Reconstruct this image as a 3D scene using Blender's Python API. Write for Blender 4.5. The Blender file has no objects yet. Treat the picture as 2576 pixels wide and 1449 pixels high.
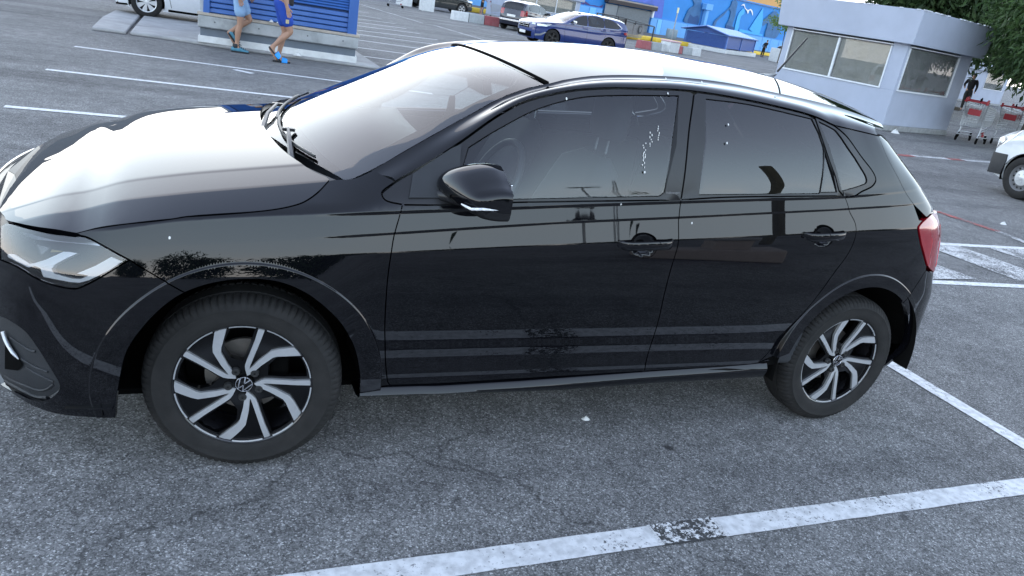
import bpy, bmesh, math, random
import numpy as np
from mathutils import Vector, Matrix
from mathutils.geometry import delaunay_2d_cdt
R=math.radians
C=bpy.context.scene.collection
scn=bpy.context.scene
# ================================================================ camera
cam=bpy.data.cameras.new('camera'); co=bpy.data.objects.new('camera',cam); C.objects.link(co); scn.camera=co
cam.sensor_width=36; cam.lens=1932.8/2576*36; cam.clip_start=.05; cam.clip_end=2000
def cam_axes(yaw,pitch,roll):
    f=Vector((math.sin(yaw)*math.cos(pitch),math.cos(yaw)*math.cos(pitch),-math.sin(pitch)))
    r=Vector((math.cos(yaw),-math.sin(yaw),0)); u=r.cross(f)
    return math.cos(roll)*r+math.sin(roll)*u, math.cos(roll)*u-math.sin(roll)*r, f
r_,u_,f_=cam_axes(.4389,.3574,.1716)
m=Matrix((r_,u_,-f_)).transposed().to_4x4(); m.translation=Vector((-.1934,-3.1131,1.5912)); co.matrix_world=m
# ================================================================ sky, sun, exposure
SUN_AZ=R(4); SUN_EL=R(18); HAZE=(7.5,7.1,6.8)          # azimuth from +Y towards +X
w=bpy.data.worlds.new('World'); scn.world=w; w.use_nodes=True
nt=w.node_tree; sky=nt.nodes.new('ShaderNodeTexSky'); sky.sky_type='NISHITA'; sky.sun_disc=False
sky.sun_elevation=SUN_EL; sky.sun_rotation=SUN_AZ; sky.air_density=1.0; sky.dust_density=8.0; sky.ozone_density=4.0; sky.altitude=20
# high thin evening haze over the clear sky: palest at the horizon all round, thinning to the zenith
tcw=nt.nodes.new('ShaderNodeTexCoord'); sx_=nt.nodes.new('ShaderNodeSeparateXYZ'); nt.links.new(tcw.outputs['Generated'],sx_.inputs[0])
rpw=nt.nodes.new('ShaderNodeValToRGB'); nt.links.new(sx_.outputs[2],rpw.inputs[0]); cr=rpw.color_ramp; cr.interpolation='B_SPLINE'
cr.elements[0].position=0; cr.elements[0].color=(1,.98,.95,1); cr.elements[1].position=1; cr.elements[1].color=(.14,.18,.26,1)
for p_,c_ in ((.16,(.66,.87,1.06,1)),(.38,(.46,.63,.82,1)),(.55,(.34,.43,.60,1)),(.75,(.19,.25,.38,1))): e_=cr.elements.new(p_); e_.color=c_
ml=nt.nodes.new('ShaderNodeMix'); ml.data_type='RGBA'; ml.blend_type='MULTIPLY'; ml.inputs[0].default_value=1; nt.links.new(rpw.outputs[0],ml.inputs[6]); ml.inputs[7].default_value=(*HAZE,1)
ad=nt.nodes.new('ShaderNodeMix'); ad.data_type='RGBA'; ad.blend_type='ADD'; ad.inputs[0].default_value=1; ad.clamp_result=False; dm=nt.nodes.new('ShaderNodeMix'); dm.data_type='RGBA'; dm.blend_type='MULTIPLY'; dm.inputs[0].default_value=1; nt.links.new(sky.outputs[0],dm.inputs[6]); dm.inputs[7].default_value=(.04,.039,.0375,1); nt.links.new(dm.outputs[2],ad.inputs[6]); nt.links.new(ml.outputs[2],ad.inputs[7])
nt.links.new(ad.outputs[2],nt.nodes['Background'].inputs[0]); nt.nodes['Background'].inputs[1].default_value=.15
sl=bpy.data.lights.new('sun','SUN'); so=bpy.data.objects.new('sun',sl); C.objects.link(so)
sl.energy=.19; sl.angle=R(56); sl.color=(1,.86,.70)
sd=Vector((math.sin(SUN_AZ)*math.cos(SUN_EL),math.cos(SUN_AZ)*math.cos(SUN_EL),math.sin(SUN_EL)))
so.rotation_euler=sd.to_track_quat('Z','Y').to_euler(); so.location=(0,0,30)
scn.view_settings.view_transform='Standard'; scn.view_settings.look='None'; scn.view_settings.gamma=1; scn.view_settings.use_curve_mapping=False
scn.view_settings.exposure=1.8
scn.cycles.max_bounces=10; scn.cycles.transparent_max_bounces=16; scn.cycles.caustics_reflective=False; scn.cycles.caustics_refractive=False
scn.cycles.sample_clamp_indirect=6
random.seed(5); rng=np.random.default_rng(7)
# ================================================================ helpers: things and parts
def tag(o,label=None,cat=None,group=None,kind=None):
    if label: o['label']=label
    if cat: o['category']=cat
    if group: o['group']=group
    if kind: o['kind']=kind
    return o
def empty(name,loc=(0,0,0),rz=0,label=None,cat=None,group=None):
    o=bpy.data.objects.new(name,None); C.objects.link(o); o.location=loc; o.rotation_euler=(0,0,rz); o.empty_display_size=.2
    return tag(o,label,cat,group)
def link(name,me,parent=None):
    o=bpy.data.objects.new(name,me); C.objects.link(o)
    if parent: o.parent=parent
    return o
def copy_tree(o,parent=None):
    c=o.copy(); C.objects.link(c)
    if parent: c.parent=parent
    for ch in list(o.children): copy_tree(ch,c)
    return c
# ================================================================ materials
def srgb(r,g,b):
    f=lambda v:(v/255/12.92) if v/255<=.04045 else ((v/255+.055)/1.055)**2.4
    return (f(r),f(g),f(b))
MATS={}
def nodes(name):
    m=bpy.data.materials.new(name); m.use_nodes=True; return m,m.node_tree.nodes,m.node_tree.links,m.node_tree.nodes['Principled BSDF']
def mat(name,col,rough=.5,metal=0,var=.12,scale=8,bump=0,bscale=40,coat=0,spec=.5,dirt=0,dirtcol=(.12,.11,.10),stretch=(1,1,1)):
    if name in MATS: return MATS[name]
    m,N,L,b=nodes(name)
    tc=N.new('ShaderNodeTexCoord'); mp=N.new('ShaderNodeMapping'); mp.inputs['Scale'].default_value=stretch; L.new(tc.outputs['Object'],mp.inputs[0])
    n=N.new('ShaderNodeTexNoise'); n.inputs['Scale'].default_value=scale; n.inputs['Detail'].default_value=6; n.inputs['Roughness'].default_value=.65; L.new(mp.outputs[0],n.inputs['Vector'])
    rp=N.new('ShaderNodeValToRGB'); rp.color_ramp.elements[0].position=.28; rp.color_ramp.elements[1].position=.72
    rp.color_ramp.elements[0].color=(*[c*(1-var) for c in col],1); rp.color_ramp.elements[1].color=(*[min(1,c*(1+var)) for c in col],1)
    L.new(n.outputs['Fac'],rp.inputs[0]); out=rp.outputs[0]
    if dirt:
        n2=N.new('ShaderNodeTexNoise'); n2.inputs['Scale'].default_value=scale*.35; n2.inputs['Detail'].default_value=8; n2.inputs['Roughness'].default_value=.7; L.new(mp.outputs[0],n2.inputs['Vector'])
        mr=N.new('ShaderNodeMapRange'); mr.inputs[1].default_value=.5; mr.inputs[2].default_value=.72; mr.inputs[4].default_value=dirt; L.new(n2.outputs['Fac'],mr.inputs[0])
        mx=N.new('ShaderNodeMix'); mx.data_type='RGBA'; L.new(mr.outputs[0],mx.inputs[0]); L.new(out,mx.inputs[6]); mx.inputs[7].default_value=(*dirtcol,1); out=mx.outputs[2]
    L.new(out,b.inputs['Base Color']); b.inputs['Roughness'].default_value=rough; b.inputs['Metallic'].default_value=metal; b.inputs['Specular IOR Level'].default_value=spec
    if coat: b.inputs['Coat Weight'].default_value=coat; b.inputs['Coat Roughness'].default_value=.03
    if bump:
        n3=N.new('ShaderNodeTexNoise'); n3.inputs['Scale'].default_value=bscale; n3.inputs['Detail'].default_value=4; L.new(mp.outputs[0],n3.inputs['Vector'])
        bp=N.new('ShaderNodeBump'); bp.inputs['Strength'].default_value=bump; bp.inputs['Distance'].default_value=.01; L.new(n3.outputs['Fac'],bp.inputs['Height']); L.new(bp.outputs[0],b.inputs['Normal'])
    MATS[name]=m; return m
def glass(name,tint,ior=1.5,rough=0.,film=0.):
    if name in MATS: return MATS[name]
    m,N,L,b=nodes(name); N.remove(b); o=N['Material Output']
    fr=N.new('ShaderNodeFresnel'); fr.inputs[0].default_value=ior
    tr=N.new('ShaderNodeBsdfTransparent'); tr.inputs[0].default_value=(*tint,1)
    gl=N.new('ShaderNodeBsdfGlossy'); gl.inputs[1].default_value=rough; gl.inputs[0].default_value=(1,1,1,1)
    mx=N.new('ShaderNodeMixShader'); L.new(fr.outputs[0],mx.inputs[0]); L.new(tr.outputs[0],mx.inputs[1]); L.new(gl.outputs[0],mx.inputs[2])
    last=mx
    if film:
        df=N.new('ShaderNodeBsdfDiffuse'); df.inputs[0].default_value=(.55,.56,.56,1)
        n=N.new('ShaderNodeTexNoise'); n.inputs['Scale'].default_value=5; n.inputs['Detail'].default_value=6
        mr=N.new('ShaderNodeMapRange'); mr.inputs[1].default_value=.3; mr.inputs[2].default_value=.75; mr.inputs[3].default_value=film*.5; mr.inputs[4].default_value=film*1.5; L.new(n.outputs['Fac'],mr.inputs[0])
        m2=N.new('ShaderNodeMixShader'); L.new(mr.outputs[0],m2.inputs[0]); L.new(mx.outputs[0],m2.inputs[1]); L.new(df.outputs[0],m2.inputs[2]); last=m2
    L.new(last.outputs[0],o.inputs[0]); MATS[name]=m; return m
# ================================================================ mesh builder
class MB:
    def __init__(s): s.v=[]; s.f=[]
    def add(s,v,f):
        k=len(s.v); s.v+= [tuple(map(float,p)) for p in v]; s.f+=[tuple(i+k for i in q) for q in f]; return s
    def box(s,c,d,rz=0,M=None):
        x,y,z=d[0]/2,d[1]/2,d[2]/2
        v=[Vector((a*x,b*y,e*z)) for e in (-1,1) for a,b in ((-1,-1),(1,-1),(1,1),(-1,1))]
        T=Matrix.Translation(Vector(c))@(M if M is not None else Matrix.Rotation(rz,4,'Z'))
        return s.add([T@p for p in v],[(3,2,1,0),(4,5,6,7),(0,1,5,4),(1,2,6,5),(2,3,7,6),(3,0,4,7)])
    def tube(s,pts,r,n=8,cap=True):
        pts=[Vector(p) for p in pts]; rr=r if hasattr(r,'__len__') else [r]*len(pts)
        k=len(s.v); up=Vector((0,0,1)); prev=None
        for i,p in enumerate(pts):
            d=(pts[min(i+1,len(pts)-1)]-pts[max(i-1,0)]).normalized()
            a=(prev-d*prev.dot(d)) if prev is not None else (d.cross(up) if abs(d.z)<.95 else d.cross(Vector((1,0,0))))
            a.normalize(); prev=a; b=d.cross(a)
            for j in range(n):
                t=2*math.pi*j/n; s.v.append(tuple(p+rr[i]*(math.cos(t)*a+math.sin(t)*b)))
        for i in range(len(pts)-1):
            for j in range(n): s.f.append((k+i*n+j,k+i*n+(j+1)%n,k+(i+1)*n+(j+1)%n,k+(i+1)*n+j))
        if cap: s.f.append(tuple(k+j for j in range(n))[::-1]); e=k+(len(pts)-1)*n; s.f.append(tuple(e+j for j in range(n)))
        return s
    def lathe(s,prof,n=48,M=None,close=False):
        # profile (r, h) turned about local Z
        k=len(s.v); T=M or Matrix()
        for r,h in prof:
            for j in range(n):
                t=2*math.pi*j/n; s.v.append(tuple(T@Vector((r*math.cos(t),r*math.sin(t),h))))
        m=len(prof)
        for i in range(m-1 if not close else m):
            i2=(i+1)%m
            for j in range(n): s.f.append((k+i*n+j,k+i*n+(j+1)%n,k+i2*n+(j+1)%n,k+i2*n+j))
        return s
    def prism(s,poly,h0,h1,M=None):
        # polygon (x,y) extruded along local Z
        T=M or Matrix(); n=len(poly)
        return s.add([T@Vector((x,y,h0)) for x,y in poly]+[T@Vector((x,y,h1)) for x,y in poly],
            [tuple(range(n))[::-1],tuple(range(n,2*n))]+[(i,(i+1)%n,n+(i+1)%n,n+i) for i in range(n)])
    def grid(s,V,flip=False):
        n,m=len(V),len(V[0]); k=len(s.v)
        for row in V: s.v+=[tuple(map(float,p)) for p in row]
        for i in range(n-1):
            for j in range(m-1):
                q=(k+i*m+j,k+i*m+j+1,k+(i+1)*m+j+1,k+(i+1)*m+j); s.f.append(q[::-1] if flip else q)
        return s
    def build(s,name,mt,parent=None,smooth=None,bevel=0,seg=2):
        me=bpy.data.meshes.new(name); me.from_pydata(s.v,[],s.f); me.update()
        if bevel:
            bm=bmesh.new(); bm.from_mesh(me)
            es=[e for e in bm.edges if len(e.link_faces)==2 and e.calc_face_angle(0)>.6]
            bmesh.ops.bevel(bm,geom=es,offset=bevel,segments=seg,affect='EDGES',profile=.5,clamp_overlap=True)
            bm.to_mesh(me); bm.free()
        for m_ in (mt if isinstance(mt,(list,tuple)) else [mt]): me.materials.append(m_)
        if smooth is not None:
            me.polygons.foreach_set('use_smooth',[True]*len(me.polygons)); me.set_sharp_from_angle(angle=R(smooth))
        return link(name,me,parent)
def fix_normals(o):
    bm=bmesh.new(); bm.from_mesh(o.data); bmesh.ops.recalc_face_normals(bm,faces=bm.faces); bm.to_mesh(o.data); bm.free(); return o
def sm(pts,n=6):
    # Catmull-Rom through the points of one run
    P=np.array(pts,float)
    if len(P)<3: 
        t=np.linspace(0,1,n+1)[:,None]; return list(map(tuple,P[0]*(1-t)+P[-1]*t))
    Q=np.vstack([2*P[0]-P[1],P,2*P[-1]-P[-2]]); out=[]
    for i in range(1,len(Q)-2):
        p0,p1,p2,p3=Q[i-1:i+3]; t0=0; d=lambda a,b:max(np.linalg.norm(b-a)**.5,1e-6)
        t1=d(p0,p1); t2=t1+d(p1,p2); t3=t2+d(p2,p3)
        for t in np.linspace(t1,t2,n,endpoint=False):
            a1=(t1-t)/t1*p0+t/t1*p1; a2=(t2-t)/(t2-t1)*p1+(t-t1)/(t2-t1)*p2; a3=(t3-t)/(t3-t2)*p2+(t-t2)/(t3-t2)*p3
            b1=(t2-t)/t2*a1+t/t2*a2; b2=(t3-t)/(t3-t1)*a2+(t-t1)/(t3-t1)*a3
            out.append(tuple((t2-t)/(t2-t1)*b1+(t-t1)/(t2-t1)*b2))
    out.append(tuple(P[-1])); return out
def dedupe(l,eps=8e-4):
    o=[]
    for p in l:
        if not o or math.hypot(p[0]-o[-1][0],p[1]-o[-1][1])>eps: o.append(tuple(map(float,p)))
    if math.hypot(o[0][0]-o[-1][0],o[0][1]-o[-1][1])<eps: o.pop()
    return o
def area(l): return .5*sum(a[0]*b[1]-b[0]*a[1] for a,b in zip(l,l[1:]+l[:1]))
def shrink(l,d):
    l=dedupe(l); s=1 if area(l)>0 else -1; n=len(l); o=[]
    for i in range(n):
        a,b,c=np.array(l[i-1]),np.array(l[i]),np.array(l[(i+1)%n])
        e1=(b-a)/np.linalg.norm(b-a); e2=(c-b)/np.linalg.norm(c-b)
        n1=np.array((-e1[1],e1[0]))*s; n2=np.array((-e2[1],e2[0]))*s; k=n1+n2; q=k@k
        k=k*2/q if q>.4 else n1
        o.append(tuple(b+d*k))
    return o
def pip(pts,loop):
    x,y=pts[:,0],pts[:,1]; L=np.array(loop); r=np.zeros(len(pts),bool); j=len(L)-1
    for i in range(len(L)):
        xi,yi=L[i]; xj,yj=L[j]
        if yi!=yj:
            c=((yi>y)!=(yj>y))&(x<(xj-xi)*(y-yi)/(yj-yi)+xi); r^=c
        j=i
    return r
def tri_panel(loops,step,rows=(),extra=None):
    loops=[dedupe(l) for l in loops]; allp=np.array([p for l in loops for p in l]); lo,hi=allp.min(0),allp.max(0)
    V=[];Ed=[]
    for l in loops:
        k=len(V); V+=l; Ed+=[(k+i,k+(i+1)%len(l)) for i in range(len(l))]
    for rw in rows:
        rw=[p for p in rw if lo[0]-step<=p[0]<=hi[0]+step and lo[1]-step<=p[1]<=hi[1]+step]
        k=len(V); V+=rw; Ed+=[(k+i,k+i+1) for i in range(len(rw)-1) if math.dist(rw[i],rw[i+1])<.2]
    gx=np.arange(lo[0]+step*.5,hi[0],step); gy=np.arange(lo[1]+step*.5,hi[1],step)
    if len(gx) and len(gy):
        g=np.stack(np.meshgrid(gx,gy),-1).reshape(-1,2)
        if extra is not None: g=np.vstack([g,extra])
        ins=np.zeros(len(g),bool)
        for l in loops: ins^=pip(g,l)
        V+=[tuple(p) for p in g[ins]]
    r=delaunay_2d_cdt([Vector(p) for p in V],Ed,[],0,1e-5)
    uv=np.array([tuple(p) for p in r[0]]); F=np.array([f for f in r[2] if len(f)==3])
    c=uv[F].mean(1); ins=np.zeros(len(F),bool)
    for l in loops: ins^=pip(c,l)
    F=F[ins]; used=np.unique(F); mp=-np.ones(len(uv),int); mp[used]=np.arange(len(used))
    return uv[used],mp[F]
class Surf:
    def __init__(s,f,sign=1,e=.0012): s.f=f; s.sign=sign; s.e=e
    def at(s,uv):
        u,v=uv[:,0],uv[:,1]; e=s.e
        p=s.f(u,v); n=np.cross(s.f(u+e,v)-s.f(u-e,v),s.f(u,v+e)-s.f(u,v-e))*s.sign
        return p,n/np.maximum(np.linalg.norm(n,axis=1,keepdims=True),1e-12)
def panel_geo(surf,loops,step=.03,rows=(),extra=None,off=0,gap=.002,thick=.012):
    lp=[shrink(l,gap if i==0 else -gap) if gap else dedupe(l) for i,l in enumerate(loops)]
    uv,F=tri_panel(lp,step,rows,extra); p,n=surf.at(uv); p=p-n*off
    fn=np.cross(p[F[:,1]]-p[F[:,0]],p[F[:,2]]-p[F[:,0]]); bad=(fn*n[F].sum(1)).sum(1)<0; F[bad]=F[bad][:,::-1]
    faces=[tuple(map(int,f)) for f in F]; nl=[n[i] for f in F for i in f]
    if thick:
        cnt={}
        for a,b,c in faces:
            for e in ((a,b),(b,c),(c,a)): cnt[e]=cnt.get(e,0)+1
        k=len(p); ext=[];
        for (a,b) in [e for e in cnt if (e[1],e[0]) not in cnt]:
            d=p[b]-p[a]; fnn=np.cross(d,n[a]); L=np.linalg.norm(fnn)
            if L<1e-9: continue
            fnn/=L; i=k+len(ext); ext+=[p[a],p[b],p[b]-n[b]*thick,p[a]-n[a]*thick]
            faces.append((i,i+3,i+2,i+1)); nl+=[fnn]*4
        if ext: p=np.vstack([p,np.array(ext)])
    return p,faces,np.array(nl)
def build_geo(name,geo,mt,parent=None,mirror=False):
    p,faces,nl=geo
    if mirror:
        p=p*(1,-1,1); nl=nl*(1,-1,1); k=0; nn=[]; ff=[]
        for f in faces: ff.append(f[::-1]); nn+=list(nl[k:k+len(f)][::-1]); k+=len(f)
        faces=ff; nl=np.array(nn)
    me=bpy.data.meshes.new(name); me.from_pydata([tuple(map(float,q)) for q in p],[],faces)
    me.polygons.foreach_set('use_smooth',[True]*len(faces)); me.materials.append(mt); me.update()
    if len(me.loops)==len(nl): me.normals_split_custom_set([tuple(map(float,q)) for q in nl])
    return link(name,me,parent)
def panel(name,surf,loops,mt,parent,both=False,**k):
    g=panel_geo(surf,loops,**k); o=build_geo(name,g,mt,parent)
    if both: return o,build_geo(name,g,mt,parent,mirror=True)
    return o
def text_mesh(name,s,size,mt,parent,M,ext=.0004):
    cu=bpy.data.curves.new(name+'_curve','FONT'); cu.body=s; cu.size=size; cu.extrude=ext; cu.align_x='CENTER'; cu.align_y='CENTER'; cu.resolution_u=2
    t=bpy.data.objects.new(name,cu); C.objects.link(t); dg=bpy.context.evaluated_depsgraph_get(); dg.update()
    me=bpy.data.meshes.new_from_object(t.evaluated_get(dg)); bpy.data.objects.remove(t); bpy.data.curves.remove(cu)
    me.name=name; me.materials.clear(); me.materials.append(mt); me.transform(M); return link(name,me,parent)

# ================================================================ ground
def asphalt():
    m,N,L,b=nodes('asphalt'); tc=N.new('ShaderNodeTexCoord'); P_=tc.outputs['Object']
    def vor(sc,feat='F1',out='Color'):
        v=N.new('ShaderNodeTexVoronoi'); v.feature=feat; v.inputs['Scale'].default_value=sc; L.new(P_,v.inputs['Vector']); return v.outputs[out]
    def noi(sc,det=6,ro=.6):
        n=N.new('ShaderNodeTexNoise'); n.inputs['Scale'].default_value=sc; n.inputs['Detail'].default_value=det; n.inputs['Roughness'].default_value=ro; L.new(P_,n.inputs['Vector']); return n.outputs['Fac']
    def ramp(x,st):
        r=N.new('ShaderNodeValToRGB'); e=r.color_ramp.elements; e[0].position,e[0].color=st[0][0],(*st[0][1],1); e[1].position,e[1].color=st[-1][0],(*st[-1][1],1)
        for p,c in st[1:-1]: q=e.new(p); q.color=(*c,1)
        L.new(x,r.inputs[0]); return r.outputs[0]
    def mix(f,a,c,mode='MIX'):
        x=N.new('ShaderNodeMix'); x.data_type='RGBA'; x.blend_type=mode
        if isinstance(f,float): x.inputs[0].default_value=f
        else: L.new(f,x.inputs[0])
        L.new(a,x.inputs[6])
        if isinstance(c,tuple): x.inputs[7].default_value=(*c,1)
        else: L.new(c,x.inputs[7])
        return x.outputs[2]
    sep=N.new('ShaderNodeSeparateColor'); L.new(vor(215),sep.inputs[0])
    g=lambda v,t=.985:(v,v*.995,v*t)
    col=ramp(sep.outputs[0],[(0,g(.045)),(.3,g(.11)),(.6,g(.175)),(.85,g(.26)),(.95,g(.42)),(1,g(.65))])
    sep2=N.new('ShaderNodeSeparateColor'); L.new(vor(95),sep2.inputs[0]); col2=ramp(sep2.outputs[1],[(0,g(.09)),(.5,g(.19)),(.9,g(.28)),(1,g(.45))])
    col=mix(.35,col,col2)
    bl=ramp(noi(.55,8,.62),[(.30,(.72,.72,.73)),(.5,(1,1,1)),(.72,(1.22,1.21,1.2))]); col=mix(1.,col,bl,'MULTIPLY')
    bl2=ramp(noi(7,5,.6),[(.3,(.80,.80,.80)),(.7,(1.18,1.18,1.18))]); col=mix(1.,col,bl2,'MULTIPLY')
    # dark spots of oil and gum
    mr=N.new('ShaderNodeMapRange'); v=N.new('ShaderNodeTexVoronoi'); v.inputs['Scale'].default_value=4.2
    nz=N.new('ShaderNodeTexNoise'); nz.inputs['Scale'].default_value=22; nz.inputs['Detail'].default_value=4; L.new(P_,nz.inputs['Vector'])
    ad=N.new('ShaderNodeVectorMath'); ad.operation='MULTIPLY_ADD'; L.new(nz.outputs['Color'],ad.inputs[0]); ad.inputs[1].default_value=(.045,.045,.045); L.new(P_,ad.inputs[2]); L.new(ad.outputs[0],v.inputs['Vector'])
    mr.inputs[1].default_value=.07; mr.inputs[2].default_value=.13; mr.inputs[3].default_value=1.; mr.inputs[4].default_value=0; L.new(v.outputs['Distance'],mr.inputs[0])
    sc=N.new('ShaderNodeSeparateColor'); L.new(v.outputs['Color'],sc.inputs[0]); gt=N.new('ShaderNodeMapRange'); gt.inputs[1].default_value=.72; gt.inputs[2].default_value=1.; gt.inputs[4].default_value=.85; L.new(sc.outputs[0],gt.inputs[0])
    mm=N.new('ShaderNodeMath'); mm.operation='MULTIPLY'; L.new(mr.outputs[0],mm.inputs[0]); L.new(gt.outputs[0],mm.inputs[1]); col=mix(mm.outputs[0],col,(.03,.03,.031))
    # old tyre tracks and broad stains running along the lane
    mp=N.new('ShaderNodeMapping'); mp.inputs['Scale'].default_value=(.16,1.3,1); L.new(P_,mp.inputs[0]); nn=N.new('ShaderNodeTexNoise'); nn.inputs['Scale'].default_value=1.; nn.inputs['Detail'].default_value=7; nn.inputs['Roughness'].default_value=.6; L.new(mp.outputs[0],nn.inputs['Vector'])
    col=mix(1.,col,ramp(nn.outputs['Fac'],[(.34,(.70,.70,.71)),(.47,(1,1,1)),(.7,(1.1,1.1,1.09))]),'MULTIPLY')
    # hairline cracks
    vc=N.new('ShaderNodeTexVoronoi'); vc.feature='DISTANCE_TO_EDGE'; vc.inputs['Scale'].default_value=.42; nd=N.new('ShaderNodeTexNoise'); nd.inputs['Scale'].default_value=3.; nd.inputs['Detail'].default_value=6; L.new(P_,nd.inputs['Vector']); va=N.new('ShaderNodeVectorMath'); va.operation='MULTIPLY_ADD'; L.new(nd.outputs['Color'],va.inputs[0]); va.inputs[1].default_value=(.5,.5,.5); L.new(P_,va.inputs[2]); L.new(va.outputs[0],vc.inputs['Vector'])
    mc=N.new('ShaderNodeMapRange'); mc.inputs[1].default_value=.0; mc.inputs[2].default_value=.0045; mc.inputs[3].default_value=.55; mc.inputs[4].default_value=0; L.new(vc.outputs['Distance'],mc.inputs[0]); mk=N.new('ShaderNodeMath'); mk.operation='MULTIPLY'; L.new(mc.outputs[0],mk.inputs[0]); kk=N.new('ShaderNodeMapRange'); kk.inputs[1].default_value=.5; kk.inputs[2].default_value=.6; L.new(noi(.23,2,.5),kk.inputs[0]); L.new(kk.outputs[0],mk.inputs[1]); col=mix(mk.outputs[0],col,(.03,.03,.03))
    L.new(col,b.inputs['Base Color']); b.inputs['Roughness'].default_value=.82; b.inputs['Specular IOR Level'].default_value=.12
    bp=N.new('ShaderNodeBump'); bp.inputs['Strength'].default_value=.7; bp.inputs['Distance'].default_value=.004; L.new(sep.outputs[1],bp.inputs['Height']); L.new(bp.outputs[0],b.inputs['Normal'])
    return m
tag(MB().add([(-400,-300,0),(400,-300,0),(400,500,0),(-400,500,0)],[(0,1,2,3)]).build('ground',asphalt()),kind='structure')
def road_paint(name,wear,col=(.74,.75,.75),edge=.0):
    m,N,L,b=nodes(name); o=N['Material Output']; tc=N.new('ShaderNodeTexCoord'); P_=tc.outputs['Object']
    n1=N.new('ShaderNodeTexNoise'); n1.inputs['Scale'].default_value=70; n1.inputs['Detail'].default_value=5; n1.inputs['Roughness'].default_value=.7; L.new(P_,n1.inputs['Vector'])
    n2=N.new('ShaderNodeTexNoise'); n2.inputs['Scale'].default_value=4; n2.inputs['Detail'].default_value=5; L.new(P_,n2.inputs['Vector'])
    a=N.new('ShaderNodeMath'); a.operation='MULTIPLY_ADD'; L.new(n2.outputs['Fac'],a.inputs[0]); a.inputs[1].default_value=.45; L.new(n1.outputs['Fac'],a.inputs[2])
    mr=N.new('ShaderNodeMapRange'); mr.inputs[1].default_value=.52+wear; mr.inputs[2].default_value=.60+wear; L.new(a.outputs[0],mr.inputs[0])
    rp=N.new('ShaderNodeValToRGB'); rp.color_ramp.elements[0].color=(*[c*.72 for c in col],1); rp.color_ramp.elements[1].color=(*col,1); rp.color_ramp.elements[0].position=.35; rp.color_ramp.elements[1].position=.6
    n3=N.new('ShaderNodeTexNoise'); n3.inputs['Scale'].default_value=28; n3.inputs['Detail'].default_value=6; L.new(P_,n3.inputs['Vector']); L.new(n3.outputs['Fac'],rp.inputs[0]); L.new(rp.outputs[0],b.inputs['Base Color']); b.inputs['Roughness'].default_value=.8
    bp=N.new('ShaderNodeBump'); bp.inputs['Strength'].default_value=.5; bp.inputs['Distance'].default_value=.004; L.new(n1.outputs['Fac'],bp.inputs['Height']); L.new(bp.outputs[0],b.inputs['Normal'])
    tr=N.new('ShaderNodeBsdfTransparent'); mx=N.new('ShaderNodeMixShader'); L.new(mr.outputs[0],mx.inputs[0]); L.new(tr.outputs[0],mx.inputs[1]); L.new(b.outputs[0],mx.inputs[2]); L.new(mx.outputs[0],o.inputs[0]); return m
pw=road_paint('road_paint_fresh',.02,(.72,.725,.73)); pw2=road_paint('road_paint_worn',.16); pw3=road_paint('road_paint_scuffed',.20,(.72,.72,.72)); pfar=road_paint('road_paint_old',.14,(.62,.62,.62)); pfaint=road_paint('road_paint_faint',.25,(.5,.5,.5)); pred=road_paint('road_paint_red',.14,(.42,.10,.09))
ZL=[.004]
def stripe(a,b,wd,m=None,name='painted_line',n=10,jit=.0016):
    a,b=np.array(a,float),np.array(b,float); d=(b-a)/np.linalg.norm(b-a); q=np.array((-d[1],d[0])); n=max(2,int(np.linalg.norm(b-a)/.08)) if jit and np.linalg.norm(b-a)<14 else 2
    L_=[];R_=[]
    for f in np.linspace(0,1,n):
        c=a+(b-a)*f; L_.append(c+q*(wd/2+(rng.random()-.5)*jit*2)); R_.append(c-q*(wd/2+(rng.random()-.5)*jit*2))
    V=[[(x[0],x[1],ZL[0]) for x in R_],[(x[0],x[1],ZL[0]) for x in L_]]
    return tag(MB().grid(V,flip=True).build(name,m or pfar),kind='structure')
stripe((-4,-1.415),(1.285,-1.425),.098,pw); stripe((1.285,-1.425),(1.535,-1.428),.104,mat('rubber_smear',(.05,.05,.05),rough=.85,var=.4,scale=40)); ZL[0]=.008; stripe((1.27,-1.425),(1.55,-1.428),.098,pw3); ZL[0]=.004; stripe((1.535,-1.428),(9,-1.50),.098,pw)
stripe((3.535,-1.37),(3.545,.35),.105,pw)
stripe((-1.60,4.79),(3.4,4.72),.10,pw); stripe((-1.58,7.05),(3.4,6.72),.10,pw); stripe((-1.53,9.30),(3.4,8.62),.10,pw); stripe((.51,8.80),(.74,8.61),.11,pw)
for a,b in (((2.4,12.98),(6.9,12.8)),((2.6,14.68),(6.9,14.72)),((2.8,16.7),(6.9,16.62)),((3.0,18.3),(6.75,18.82)),((3.2,19.65),(7.05,20.70)),((3.4,21.5),(6.95,22.4)),((3.7,23.2),(6.9,24.0)),((4.,25.2),(7.0,25.95)),((4.3,28.3),(6.9,27.8)),((4.8,30.3),(7.05,30.8))): stripe(a,b,.11,pw,jit=0)
stripe((8.0,40.5),(8.95,29.3),.13,pw2,jit=0); stripe((9.33,29.0),(9.95,22),.13,pw2,jit=0); stripe((8.05,25.8),(8.4,23.6),.2,pfaint,jit=0)
for a,b in (((10.3,31.4),(14.4,31.3)),((10.6,33.9),(14.5,34.7)),((11.6,28.1),(13.3,28.4)),((10.4,36),(14,36.4)),((23.5,35.7),(28.6,37.5)),((28.2,38.4),(39,42.8)),((23.9,31.4),(29.5,33.1)),((21,28.5),(27,29.6)),((20,25.8),(26,26.6)),((36,46.5),(41,45.6)),((32,36),(38,38)),((27,34.5),(33,36.3))): stripe(a,b,.14,pfar,jit=0)
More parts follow.
